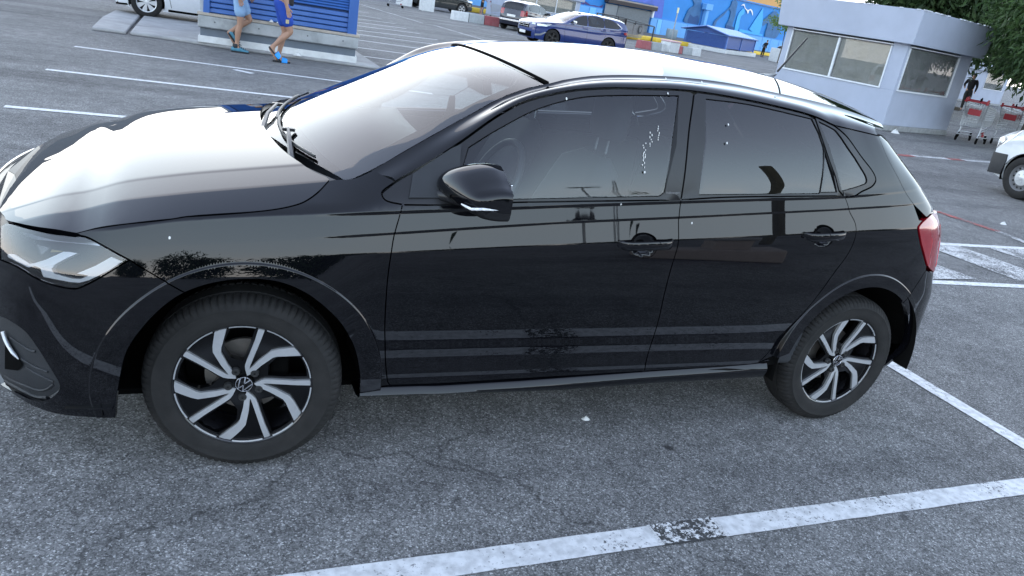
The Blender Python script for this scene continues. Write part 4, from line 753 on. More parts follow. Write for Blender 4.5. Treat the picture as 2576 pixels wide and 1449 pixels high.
# --- side windows and their black frames
c1=[sm(T['C1'][:4],4),sm(T['C1'][3:],5)]; c1=dedupe(c1[0]+c1[1])
C1=np.array(c1)
def i_near(p): return int(np.argmin(np.hypot(C1[:,0]-p[0],C1[:,1]-p[1])))
iB=i_near((1.5536,1.3735)); iQ=i_near(T['q_line'][0]); ql=sm(T['q_line'])
bgu=bg[:kb+1]
frF=c1[:iB]+bgu+beltF[::-1][1:]
frR=c1[iB:iQ]+ql+[(T['belt'][-1][0],T['belt'][-1][1])]+beltR[::-1]+bgu[::-1]
frQ=c1[iQ:]+ql[::-1]
gF=sm(T['glass_f'][:2],2)[:-1]+sm(T['glass_f'][1:7])[:-1]+[T['glass_f'][6],T['glass_f'][7]]+[(1.3894,1.0172),(.8019,.9724),(.645,.959)]
gR=sm(T['glass_r'][:3])[:-1]+sm(T['glass_r'][2:5])[:-1]+[T['glass_r'][4],(2.124,1.0705),(1.5632,1.0325)]
gT=list(map(tuple,T['glass_t'])); gQ=sm(T['glass_q'][:4])[:-1]+sm(T['glass_q'][3:7])[:-1]+[T['glass_q'][6],T['glass_q'][7]]
for mir in (False,True):
    def W_(name,loops,mt,par,off,gap,th=.012,step=.04): return build_geo(name,panel_geo(bodyS,loops,off=off,gap=gap,step=step,thick=th),mt,par,mirror=mir)
    f=W_('window_frame',[frF,gF],trimblk,doors['front_door'][mir],.003,.0035); W_('window_pane',[gF],glassF,doors['front_door'][mir],.0075,-.001,0)
    f=W_('window_frame',[frR,gR,gT],trimblk,doors['rear_door'][mir],.003,.0035); W_('window_pane',[gR],glassR,doors['rear_door'][mir],.0075,-.001,0); W_('fixed_pane',[gT],glassR,doors['rear_door'][mir],.0075,-.001,0)
    f=W_('quarter_window',[gQ],glassR,car,.0065,-.001,0); W_('window_frame',[frQ,gQ],trimblk,f,.002,.0035)
    # mirror sail and a thin bright line under the glass
    W_('mirror_sail',[[(.470,.952),(.640,.963),(.648,1.072),(.657,1.118),(.62,1.100),(.49,1.018)]],plast,doors['front_door'][mir],-.004,.001,.012)
# --- body side: roof rail, rear pillar and quarter panel
hg=sm(T['rear_hatchgap'][:4]+T['rear_hatchgap'][5:],4); tl=sm(T['tail']); rb=sm(T['rb_gap'],6)
a_rb=math.degrees(math.atan2(T['rb_gap'][2][1]-AX[1][1],T['rb_gap'][2][0]-AX[1][0])); a_rg=math.degrees(math.atan2(.349-AX[1][1],2.1-AX[1][0]))%360
iT=i_near(T['C1'][17])
TOP=[tuple(T['C1'][17]),(2.40,1.317),(2.62,1.310),tuple(T['rear_hatchgap'][0])]
quar=c1[iT:][::-1]+sm(TOP)[1:]+hg[1:]+[(2.8345,.985)]+tl[3:]+[T['rb_gap'][0]]+rb[1:]+arc(1,a_rb,a_rg-6,50)[1:]+rg[::-1]
side('quarter_panel',[quar])
ts=np.linspace(0,1,70); c1r=np.array([T['C1'][4]]+c1[i_near(T['C1'][4])+1:iT]+sm(TOP,8)); Lc=S(c1r[:,0],c1r[:,1])
sx=Lc[:,0]; tgt=np.linspace(sx[0],sx[-1],90)
lu=np.interp(tgt,sx,c1r[:,0]); lz=np.interp(tgt,sx,c1r[:,1]); A0=S(lu,lz)
def edge2(x):
    x=np.asarray(x); t=np.interp(x,EW[1],EW[0]); e=Ews(t); e=np.stack([x,-np.interp(x,EW[1],EW[2]),np.interp(x,EW[1],EW[3])],-1)
    r=np.stack([x,-cint(x,ERX,ERY),cint(x,ERX,ERZ)],-1); k=sst(.97,1.03,x)[:,None]; return e*(1-k)+r*k
x2=np.interp(np.linspace(0,1,90),[0,.2,.5,1],[.345,.80,1.42,2.705]); x2=np.interp(tgt,[tgt[0],.70,1.02,1.5,2.2,tgt[-1]],[.372,.655,.985,1.47,2.2,2.65]); B0=edge2(x2)
def rail(sg):
    V=[]
    Tz=S(lu,lz+.002)-S(lu,lz-.002); Tz/=np.linalg.norm(Tz,axis=1,keepdims=True)
    for i in range(90):
        a,b=A0[i],B0[i]; d=np.linalg.norm(b-a); k=float(sst(.95,1.1,x2[i]))
        tb=np.array((0,.84,.50))*k+np.array((-.20,.74,.62))*(1-k); tb/=np.linalg.norm(tb); row=[]
        ta=Tz[i]+np.array((0,.12,0)); ta/=np.linalg.norm(ta)
        for s in np.linspace(.004/d,1,15):
            h=(2*s**3-3*s**2+1)*a+(s**3-2*s**2+s)*d*1.05*ta+(-2*s**3+3*s**2)*b+(s**3-s**2)*d*.95*tb
            row.append((h[0],h[1]*sg,h[2]))
        V.append(row)
    o=MB().grid(V,flip=sg<0).build('roof_rail',paint,car,smooth=180)
    V2=[[r[0],(r[0][0],r[0][1]+.02*sg,r[0][2]-.004)] for r in V]; MB().grid(V2,flip=sg>0).build('rail_return',liner,o)
    return o
rail(1); rail(-1)
# --- roof with spoiler
ys=np.linspace(-1,1,41); hx=.998-.07*(1-np.abs(ys)**2.1)+.006
ye0=.5745
roofl=[(float(x),float(y*ye0)) for x,y in zip(hx,ys)]+[(float(x),float(cint(x,ERX,ERY)-.001)) for x in np.linspace(1.06,2.56,40)]+[(2.60,0.2),(2.60,-.2)]+[(float(x),-float(cint(x,ERX,ERY)-.001)) for x in np.linspace(2.56,1.06,40)]
panel('roof',roofS,[roofl],paint,car,step=.05,gap=.001)
spl=[(2.604,-.2),(2.604,.2),(2.565,.534),(2.645,.532),(2.685,.3),(2.695,0),(2.685,-.3),(2.645,-.532),(2.565,-.534)]
panel('spoiler',roofS,[spl],paint,car,step=.04,gap=.001,thick=.035)
ant=MB(); ant.grid([[(2.375+.135*t+(.004 if False else 0),w_*.032*math.sin(math.pi*min(1,t*1.2+.02)**.8)*(1-.0),1.0) for w_ in np.linspace(-1,1,9)] for t in np.linspace(0,1,12)])
ant.v=[(x,y,float(Rf(np.array([x]),np.array([y]))[0,2])+.002+(1-min(1,(y/.033)**2))*.032*max(0,(x-2.375)/.135)**1.3) for x,y,_ in ant.v]
am=ant.build('antenna',trimblk,car,smooth=60); am_b=MB().tube([(2.478,0,1.462),(2.53,0,1.535),(2.602,0,1.635)],[.0058,.005,.0042],8).build('antenna_rod',trimblk,am,smooth=60)
# --- bonnet
hp_=sm(HOOD_GAP[:4]+HOOD_GAP[5:],5); hf_=HOOD_FRONT; hr_=HOOD_REAR
def near_half():
    front=[(-.74,-.0),(-.735,-.2),(-.715,-.40),(hf_[3][0],hf_[3][1])]+[tuple(hf_[2]),tuple(hf_[1]),tuple(hf_[0])]
    rear=[tuple(p) for p in hr_[:4]]+[(.100,0.)]
    return sm(front,5)+hp_[1:]+sm(rear,6)[1:]
nh=near_half(); full=nh+[(x,-y) for x,y in nh[::-1]]
hrows=[]
for q in (.012,.14,.165,.30,.315,.335,.35,.5,.7):
    xs=np.arange(-.76,.30,.03); yg,_=hood_gap_xyz(xs)
    for sg in (-1,1): hrows.append([(float(x),float(sg*g*(1-q))) for x,g in zip(xs,yg)])
bon=panel('bonnet',hoodS,[dedupe(full)],paint,car,step=.04,rows=hrows,gap=.002,thick=.02)
# --- windscreen, black border, cowl
def wrect(s0,t0,t1,r=.04,n=6):
    return [(-s0,t0),(0,t0),(s0,t0)]+[(s0,t) for t in np.linspace(t0,t1,12)[1:]]+[(s,t1) for s in np.linspace(s0,-s0,25)[1:]]+[(-s0,t) for t in np.linspace(t1,t0,12)[1:-1]]
wl=wrect(.992,-.03,.992)
panel('windscreen',windS,[wl],glassW,car,step=.06,gap=.0,off=.002,thick=0)
fr_in=sm([(-.90,.02),(-.885,.10),(-.895,.5),(-.905,.86),(-.86,.925),(-.5,.935),(0,.935),(.5,.935),(.86,.925),(.905,.86),(.895,.5),(.885,.10),(.90,.02)],4)+sm([(.90,.02),(.4,.10),(0,.12),(-.4,.10),(-.90,.02)],4)[1:-1]
panel('windscreen_border',windS,[wl,fr_in],gloss,car,step=.06,gap=0,off=.005,thick=0)
cow=[(s,-.03) for s in np.linspace(-.992,.992,31)]+[(s,-.45) for s in np.linspace(.98,-.98,31)]
panel('cowl',windS,[cow],trimblk,car,step=.06,gap=.001,off=.014,thick=0)
hs_=[tuple(Wd(np.array([a]),np.array([1.004]))[0]+np.array((0,0,.0015))) for a in np.linspace(-.995,.995,41)]
MB().tube(hs_,.006,6).build('windscreen_seal',liner,car,smooth=60)
WP=WIPER
def wpos(s,t,h): p,n=windS.at(np.array([[s,t]])); return tuple(p[0]+n[0]*h)
def wiper(a,b,base,elbow,mid):
    r=MB(); N_=14
    L=[wpos(a[0]+(b[0]-a[0])*f,a[1]+(b[1]-a[1])*f-.012*math.sin(math.pi*f),.011) for f in np.linspace(0,1,N_)]
    r.tube(L,[.004]+[.0065]*(N_-2)+[.004],6); o=r.build('wiper',mat('wiper_black',(.02,.02,.021),rough=.42,var=.2),car,smooth=60)
    MB().tube([wpos(a[0]+(b[0]-a[0])*f,a[1]+(b[1]-a[1])*f-.012*math.sin(math.pi*f),.006) for f in np.linspace(0,1,N_)],.004,4).build('wiper_rubber',liner,o)
    c=[wpos(*base,-.012),wpos(*elbow,.020),wpos(*mid,.020)]
    MB().tube(c,[.013,.009,.006],6).build('wiper_arm',mat('wiper_arm_grey',(.06,.06,.062),rough=.35,var=.1),o,smooth=50)
    p=Vector(wpos(*mid,.016)); MB().box(p,(.045,.022,.012)).build('wiper_joint',trimblk,o,bevel=.003)
wiper(WP[0],WP[1],(WP[3][0],WP[3][1]-.03),((WP[3][0]+WP[4][0])/2,(WP[3][1]+WP[4][1])/2),WP[4])
wiper((-.005,.06),WP[2],(-.22,-.06),WP[6],WP[7])
# --- tail: lamps, bumper, tailgate
tail=tl+[(3.02,.735),(3.35,.735),(3.40,.985),(3.1,1.01)]
for o in side('tail_light',[tail],redl,off=-.006,gap=.003,thick=.03,ring=False): pass
for sg in (False,True): build_geo('brake_strip',panel_geo(bodyS,[[(3.045,.76),(3.075,.76),(3.085,.955),(3.06,.955)]],off=-.0075,step=.02,thick=.004),redb,car,mirror=sg)
rbl=[T['rb_gap'][0]]+[(3.02,.732),(3.35,.732),(3.36,.70),(UR,.70),(UR,.24),(3.3,.235),(3.05,.235),(2.93,.235)]+arc(1,-9,a_rb,30)[1:]+rb[::-1][1:]
side('rear_bumper',[rbl],thick=.02)
tgl=[T['tail'][0],(3.1,1.012),(3.40,.988),(3.352,.737),(3.352,.705),(UR,.705),(UR,1.30),(3.1,1.30)]+hg
tg=side('tailgate',[dedupe(tgl),[(3.2,1.03),(UR-.002,1.03),(UR-.002,1.26),(3.2,1.26)]],thick=.02)
for mir,o in zip((False,True),tg): build_geo('rear_window',panel_geo(bodyS,[[(3.2,1.03),(UR,1.03),(UR,1.26),(3.2,1.26)]],off=.004,step=.05,thick=0),glassR,o,mirror=mir)
# --- sill
us=np.linspace(.372,2.115,60); zh=np.interp(us,*zip(*T['sill_hi'])); zl=np.interp(us,*zip(*T['sill_bot']))
zh[us<.55]=np.interp(us[us<.55],[.372,.55],[.276,.2735])
for sg in (1,-1):
    V=[[(u,-sg*y,z) for y,z in ((.80,h+.018),(.846,h+.014),(.852,h+.006),(.8605,h-.008),(.863,h-.013),(.862,(h+l)/2),(.852,l+.004),(.84,l-.006),(.80,l-.018),(.55,l-.02))] for u,h,l in zip(us,zh,zl)]
    MB().grid(V,flip=sg<0).build('sill',paint,car,smooth=60)
# --- dark shells behind the gaps, wheel wells, floor
for mir in (False,True):
    wellF=arc(0,1,179,40,R1+.024); wellR=arc(1,1,179,40,R1+.024)
    inner=[(UF,.27)]+[(-.9,.27)]+wellF[::-1]+wellR[::-1]+[(UR,.31),(UR,.98),(2.9,1.0),(2.3,1.02),(1.48,.96),(.8,.905),(.45,.88),(.1,.865),(-.2,.82),(-.45,.765),(-.8,.72),(UF,.72)]
    build_geo('body_shell',panel_geo(bodyS,[dedupe(inner)],off=.03,step=.08,thick=0,gap=0),liner,car,mirror=mir)
    for i in (0,1):
        V=[[(AX[i][0]+(R1+.024)*math.cos(t),(-1 if not mir else 1)*y,AX[i][1]+(R1+.024)*math.sin(t)) for y in (.86,.80,.6,.45)] for t in np.linspace(R(-6),R(190),40)]
        o=MB().grid(V).build('wheel_well',mat('wheel_well_liner',(.006,.006,.006),rough=.9,var=.3,bump=.3,bscale=120,spec=.1),car,smooth=180)
    pl=[(x,-y) for x,y in ((2.2755,0),)]
    # pillars and inner rear quarter behind tinted glass
MB().box((1.2,0,.225),(3.3,1.40,.02)).box((-.50,0,.34),(.3,1.1,.22)).box((2.80,0,.38),(.3,1.2,.22)).box((1.28,.45,.25),(2.2,.06,.08)).build('underbody',liner,car)
MB().box((0,0,.30),(.12,1.40,.08)).build('axle',liner,car); MB().box((2.565,0,.30),(.14,1.40,.08)).build('axle',liner,car)
# --- cabin
# dashboard
V=[[(x+.14*(abs(y)/.72)**2*(1 if i<3 else .3),y,z) for y in np.linspace(-.72,.72,17)] for i,(x,z) in enumerate(((.16,.90),(.40,.955),(.66,.985),(.78,.965),(.83,.90),(.84,.60),(.70,.35)))]
dash=MB().grid(V).build('dashboard',mat('dash_plastic',(.028,.030,.034),rough=.6,var=.15,bump=.1,bscale=300),car,smooth=40)
# steering wheel
sw=MB(); c0=Vector((.93,-.37,.90)); ax=Matrix.Rotation(R(-66),4,'Y'); Mx=Matrix.Translation(c0)@ax
sw.lathe([(.185+.014*math.cos(t),.014*math.sin(t)) for t in np.linspace(0,2*math.pi,11)[:-1]],40,Mx,close=True); swo=sw.build('steering_wheel',mat('wheel_leather',(.05,.05,.052),rough=.45,var=.1),car,smooth=60)
hub=MB().lathe([(0,.02),(.06,.018),(.075,-.01),(.05,-.08),(0,-.08)],20,Mx).box(c0,(.02,.34,.035),M=ax).box(c0+Vector((-.03,0,-.075)),(.02,.04,.13),M=ax).build('steering_hub',plast,swo,smooth=40)
def seat(x,y):
    s=empty('seat',(x,y,0)); s.parent=car
    V=[]
    for f in np.linspace(0,1,12):
        z=.50+.56*f; xc=.24*f; wd=.245*(1-.20*f**3)*min(1,(1.02-f)/.08)**.5; th=.075*(1-.25*f)*min(1,(1.02-f)/.1)**.5
        V.append([(xc+th*math.sin(t)*(1.3 if math.sin(t)<0 and abs(math.cos(t))>.55 else 1),wd*math.copysign(abs(math.cos(t))**.7,math.cos(t)),z) for t in np.linspace(0,2*math.pi,21)])
    MB().grid(V).build('seat_back',cab,s,smooth=60)
    MB().box((-.22,0,.42),(.54,.50,.16)).build('seat_cushion',cab,s,bevel=.05,seg=3)
    h=MB(); V=[[(.27+.045*math.sin(t),.13*a*math.copysign(abs(math.cos(t))**.6,math.cos(t)),z) for t in np.linspace(0,2*math.pi,17)] for z,a in ((1.125,.72),(1.135,.9),(1.19,1.0),(1.26,.96),(1.295,.80),(1.303,.5))]
    h.grid(V); k=len(h.v); h.f.append(tuple(range(k-17,k-1))); h.build('headrest',cab,s,smooth=60)
    MB().tube([(.255,-.045,1.05),(.26,-.045,1.14)],.006,6).tube([(.255,.045,1.05),(.26,.045,1.14)],.006,6).build('headrest_post',chrome,s)
    return s
s1=seat(1.13,-.365); s2=copy_tree(s1,car); s2.location=(1.13,.365,0)
MB().box((2.02,0,.46),(.5,1.26,.18)).box((2.26,0,.75),(.14,1.26,.52),M=Matrix.Rotation(R(14),4,'Y')).build('rear_bench',cab,car,bevel=.05,seg=3)
for y in (-.4,.4): MB().box((2.35,y,1.07),(.09,.25,.14)).build('rear_headrest',cab,car,bevel=.03,seg=3)
MB().box((.95,0,.55),(.9,.26,.18)).build('centre_console',plast,car,bevel=.03)
# inner faces: pillars, headlining, door cards
for sg in (1,-1):
    V=[[(p[0]-.01,(p[1]+.035)*sg,p[2]-.02),(q[0]+.02,(q[1]+.03)*sg,q[2]-.035)] for p,q in zip(A0[2:86],B0[2:86])]; MB().grid(V).build('rail_lining',cabl,car,smooth=180)
    MB().box((1.42,-.80*sg,.62),(1.75,.06,.64)).build('door_card',cab,car,bevel=.02)
    MB().tube([(1.50,-.785*sg,.92),(1.545,-.725*sg,1.12),(1.60,-.63*sg,1.34)],[.05,.045,.045],8).build('pillar_lining',mat('pillar_grey',(.12,.12,.125),rough=.8),car,smooth=60)
    # seat belt of the near side
    MB().tube([(1.49,-.74*sg,1.14),(1.46,-.755*sg,.95),(1.43,-.75*sg,.62)],.012,4).build('seat_belt',cabl,car)
V=[[(x,y,float(Rf(np.array([x]),np.array([y]))[0,2])-.03) for y in np.linspace(-.52,.52,15)] for x in np.linspace(1.0,2.6,14)]; MB().grid(V).build('headlining',cabl,car,smooth=180)
MB().box((.955,0,1.235),(.035,.22,.065),M=Matrix.Rotation(R(-15),4,'Y')).tube([(.93,0,1.34),(.945,0,1.25)],.008,6).build('inner_mirror',trimblk,car,bevel=.012)
# air freshener hanging from the inner mirror
fr=MB().prism([(-.035,-.13),(.035,-.13),(.037,-.03),(.017,.02),(.012,.075),(.008,.085),(-.008,.085),(-.012,.075),(-.017,.02),(-.037,-.03)],-.006,.006,Matrix.Translation((.84,-.02,1.09))@Matrix.Rotation(R(8),4,'Z')@Matrix.Rotation(R(90),4,'X')).tube([(.84,-.02,1.17),(.93,-.005,1.23)],.0015,4).build('air_freshener',mat('freshener_black',(.02,.02,.022),rough=.5),None)
tag(fr,'small black bottle-shaped air freshener hanging from the inner mirror behind the windscreen','air freshener')
MT=Matrix.Translation((.84,-.02,1.09))@Matrix.Rotation(R(8),4,'Z')@Matrix.Rotation(R(90),4,'X')@Matrix.Translation((0,0,.007))
lw=mat('print_white',(.7,.7,.7),rough=.6)
text_mesh('lettering','ARBRE\nMAGIQUE',.0155,lw,fr,MT@Matrix.Translation((0,-.025,0)))
MB().box((0,-.095,.0005),(.045,.018,.0008)).build('label_strip',lw,fr).matrix_local=MT
# --- door mirrors
def mirror(mir):
    sg=1 if not mir else -1
    base=[(.0,-.98),(.30,-1.0),(.62,-.92),(.86,-.66),(.98,-.28),(1.0,.02),(.95,.34),(.78,.66),(.50,.88),(.22,.97),(.0,.93)]
    base=sm(base,4)+[(0,.45),(0,0),(0,-.5)]; n=len(base)
    F=(0,.02,.08,.2,.36,.55,.72,.85,.93,.98,1.0); E_=(.70,.84,.93,.98,1,1,.985,.95,.86,.68,.30)
    def pos(f,g,h,e=1.):
        xf=.552+.072*f**1.25; ht=.060+.030*math.sin(math.pi*min(1,f*1.15+.10))-.040*max(0,f-.45)**1.2; hb=.052+.016*f
        y=-.795-.225*(f if f<.9 else .9+(f-.9)*.9)
        return ((.744-(.744-xf)*g*(1-(1-e)*.55)),y*sg,1.006-.004*f+(h*ht if h>0 else h*hb)*(1-(1-e)*.8))
    V=[[pos(f,g,h,e) for g,h in base] for f,e in zip(F,E_)]
    mb=[q for r in V for q in r]; cap=MB(); cap.v=list(mb); low=MB(); low.v=list(mb)
    def line(y): 
        f=(abs(y)-.795)/.225; return .992-.020*f-.012*math.exp(-((f-.62)/.16)**2)
    for i in range(len(V)-1):
        for jn in range(n):
            q=(i*n+jn,i*n+(jn+1)%n,(i+1)*n+(jn+1)%n,(i+1)*n+jn); c=np.mean([mb[k_] for k_ in q],0)
            (cap if c[2]>line(c[1]) and c[0]<.7425 else low).f.append(q)
    cap.f.append(tuple((len(V)-1)*n+k_ for k_ in range(n))); low.f.append(tuple(range(n)))
    par=doors['front_door'][mir]
    fix_normals(low.build('door_mirror',trimblk,par,smooth=60)); fix_normals(cap.build('mirror_cap',paint,par,smooth=60))
    MB().box((.747,-.90*sg,1.008),(.006,.17,.095)).build('mirror_glass',mat('mirror_silver',(.85,.85,.85),rough=.02,metal=1,var=.01),par,bevel=.002)
    MB().tube([(.500,-.775*sg,.962),(.545,-.795*sg,.962),(.60,-.825*sg,.966),(.66,-.86*sg,.968)],[.018,.022,.024,.026],10).build('mirror_foot',trimblk,par,smooth=60)
    pts=[pos(f,1.012,-.36) for f in (.74,.82,.88,.94)]+[pos(.985,g,-.36,.75) for g in (.9,.6,.3)]
    MB().tube(pts,[.0025,.004,.0045,.0045,.0045,.004,.0025],8).build('indicator',mat('indicator_clear',(.75,.76,.76),rough=.15,var=.35,scale=90),par,smooth=60)
mirror(False); mirror(True)
# --- wheels
def pol(r,a): return (r*math.cos(R(a)),r*math.sin(R(a)))
VEE=[pol(*q) for q in ((.030,74),(.052,88),(.066,89.5),(.085,86.8),(.113,83.3),(.16,80.4),(.2065,79.8),(.2075,77),(.2065,74.4),(.165,74.4),(.102,75.3),(.066,76.2),(.0575,75.5),(.062,72.5),(.099,64.8),(.148,58.4),(.165,54),(.179,50.3),(.2065,44.4),(.2075,39),(.2065,34.2),(.162,42.6),(.146,47.5),(.133,50.4),(.085,54.5),(.055,57),(.04,62))]
OPEN=[pol(*q) for q in ((.078,95),(.12,86.5),(.198,82.5),(.200,90),(.200,100),(.198,104),(.165,112.5),(.135,118),(.10,116))]
WAX=Matrix.Rotation(R(90),4,'X')          # local Z of the lathe -> -Y (outwards on the near side)
def dep(r): return -.004-.016*max(0,1-(r/.205))**1.3
def make_wheel():
    # local frame: outer face at y=0, looking from -y; x to the right, z up
    prof=[(.2095,-.004),(.2135,-.001),(.216,-.004),(.2155,-.010),(.205,-.013),(.200,-.03),(.197,-.10),(.200,-.17),(.215,-.185)]
    def ly(p): x,y,h=p; return (x,-h,y)
    def conv(o): o.data.transform(Matrix(((1,0,0,0),(0,0,-1,0),(0,1,0,0),(0,0,0,1)))); return o
    w=conv(MB().lathe(prof,96).build('wheel',mat('wheel_dark_lacquer',(.012,.012,.014),rough=.22,var=.2,coat=.6),None,smooth=40))
    # black face with five openings
    circ_=[pol(.209,a) for a in np.arange(0,360,3)]
    holes=[[(x*math.cos(R(72*k))-y*math.sin(R(72*k)),x*math.sin(R(72*k))+y*math.cos(R(72*k))) for x,y in OPEN] for k in range(5)]
    fs=Surf(lambda u,v: np.stack([u,v,np.array([dep(r)-.010 for r in np.hypot(u,v)])],-1))
    f=conv(build_geo('wheel_face',panel_geo(fs,[circ_]+holes,step=.012,gap=0,thick=.022),gloss,w))
    for k in range(5):
        c,s_=math.cos(R(72*k)),math.sin(R(72*k)); vk=[(x*c-y*s_,x*s_+y*c) for x,y in VEE]
        fs2=Surf(lambda u,v: np.stack([u,v,np.array([dep(r) for r in np.hypot(u,v)])],-1))
        conv(build_geo('spoke',panel_geo(fs2,[vk],step=.012,gap=0,thick=.011),silver,w))
        for a0,a1 in ((46+72*k,72.5+72*k),(82+72*k,104+72*k)):
            V=[[(r*math.cos(R(a)),r*math.sin(R(a)),h) for r,h in ((.2065,-.006),(.2065,-.0035),(.2105,-.0025),(.2105,-.006))] for a in np.linspace(a0,a1,10)]
            conv(MB().grid(V).build('rim_edge',silver,w))
        b=conv(MB().lathe([(0,-.014),(.0045,-.014),(.0045,-.009),(.011,-.0085),(.0135,-.012),(.0145,-.03)],16,Matrix.Translation((*pol(.05,51+72*k),-.004))).build('wheel_bolt',mat('bolt_cap',(.02,.02,.02),rough=.5),w,smooth=40))
    conv(MB().lathe([(0,-.012),(.020,-.012),(.027,-.013),(.029,-.016),(.029,-.03)],32).build('centre_cap',gloss,w,smooth=40))
    lg=MB(); lg.lathe([(.0255+.0013*math.cos(t),-.0120+.0013*math.sin(t)) for t in np.linspace(0,2*math.pi,7)[:-1]],40,close=True)
    def stroke(a,b,wd=.0032):
        a,b=np.array(a),np.array(b); d=(b-a)/np.linalg.norm(b-a); n_=np.array((-d[1],d[0]))*wd/2; lg.prism([tuple(a+n_),tuple(a-n_),tuple(b-n_),tuple(b+n_)],-.0122,-.0108)
    q=.0245
    V_=[(-.0085,.0225),(0,.0035),(.0085,.0225)]; W_=[(-.0205,.0130),(-.0085,-.0215),(0,-.0035),(.0085,-.0215),(.0205,.0130)]
    for pl in (V_,W_):
        for a,b in zip(pl,pl[1:]): stroke(a,b)
    lg=conv(lg.build('badge',chrome,w)); lg.data.transform(Matrix.Rotation(R(28),4,'Y'))
    # brake disc and caliper behind the spokes
    conv(MB().lathe([(.06,-.085),(.128,-.085),(.128,-.10),(.06,-.10)],48).build('brake_disc',steel,w)); MB().box((.105,.085,.045),(.06,.05,.12)).build('brake_caliper',liner,w,bevel=.01)
    conv(MB().lathe([(0,-.15),(.195,-.15)],32).build('wheel_back',liner,w))
    # tyre 185/65 with sipes on both shoulders
    nb=84; half=.0925
    prof=[(.213,-.004),(.2165,.004),(.224,.0085),(.236,.011),(.252,.0135),(.266,.0135),(.268,.0145),(.271,.0145),(.273,.012),(.286,.006),(.294,.0)]
    tread=[(.3005,-.010),(.3045,-.019),(.3068,-.030),(.308,-.0445),(.301,-.046),(.301,-.0525),(.308,-.054),(.3085,-.079)]
    full_=prof+tread; full_=full_+[(r,-.164-h) for r,h in full_[::-1]]
    t=MB(); nseg=nb*4; 
    for i,(r,h) in enumerate(full_):
        sho=(len(prof)-2<=i<=len(prof)+3) or (len(full_)-len(prof)-4<=i<=len(full_)-len(prof)+1)
        for j in range(nseg):
            a=2*math.pi*(j+(.25 if sho else 0)*0)/nseg; rr=r-(.0055 if sho and j%4==0 else 0); t.v.append((rr*math.cos(a),rr*math.sin(a),h))
    n_=nseg
    for i in range(len(full_)-1):
        for j in range(n_): t.f.append((i*n_+j,i*n_+(j+1)%n_,(i+1)*n_+(j+1)%n_,(i+1)*n_+j))
    conv(t.build('tyre',rubber,w,smooth=28))
    return w
w0=make_wheel(); w0.parent=car; w0.location=(0,-.835,.303); w0.rotation_euler=(0,0,-.1548)
w1=copy_tree(w0,car); w1.location=(2.555,-.832,.303); w1.rotation_euler=(0,R(9),0)
w2=copy_tree(w0,car); w2.location=(0,.835,.303); w2.rotation_euler=(0,0,math.pi-.1548)
w3=copy_tree(w0,car); w3.location=(2.555,.832,.303); w3.rotation_euler=(0,0,math.pi)
# --- bird droppings on the near side and the tiny maker's lettering at the foot of the pillar
for i,(u,z) in enumerate(T['drops']):
    p,n=bodyS.at(np.array([[u,z]])); p,n=p[0],n[0]; q=MB(); r=random.Random(i); ln=.004+.010*r.random()
    t1=np.array((1,0,0)); t2=np.cross(n,t1); t2/=np.linalg.norm(t2)
    if i in (3,4,5,6):
        for k in range(7): 
            c=p+t2*(k-3)*.008+t1*(r.random()-.5)*.012; q.lathe([(0,.0012),(.0014+.0014*r.random(),.0008),(.0026,0)],7,Matrix.Translation(Vector(c-n*.006))@Vector(n).to_track_quat('Z','Y').to_matrix().to_4x4()@Matrix.Diagonal((.7,1+r.random(),1,1)))
    else:
        q.lathe([(0,.0012),(.0022,.0010),(.0032,0)],8,Matrix.Translation(Vector(p))@Vector(n).to_track_quat('Z','Y').to_matrix().to_4x4()@Matrix.Diagonal((1,1.2+ln*40,1,1)))
    q.build('bird_dropping',white_p,car)
p,n=bodyS.at(np.array([[1.444,1.030]])); Q=Vector(n[0]).to_track_quat('Z','Y').to_matrix().to_4x4()
zz=Vector(n[0]); xx=Vector((1,0,.06)); xx=(xx-zz*xx.dot(zz)).normalized(); yy=zz.cross(xx); Mt=Matrix((xx,yy,zz)).transposed().to_4x4(); Mt.translation=Vector(p[0]-n[0]*.0015)
text_mesh('lettering','Volkswagen',.012,mat('print_grey',(.25,.25,.25),rough=.5),doors['front_door'][0],Mt,.0002)

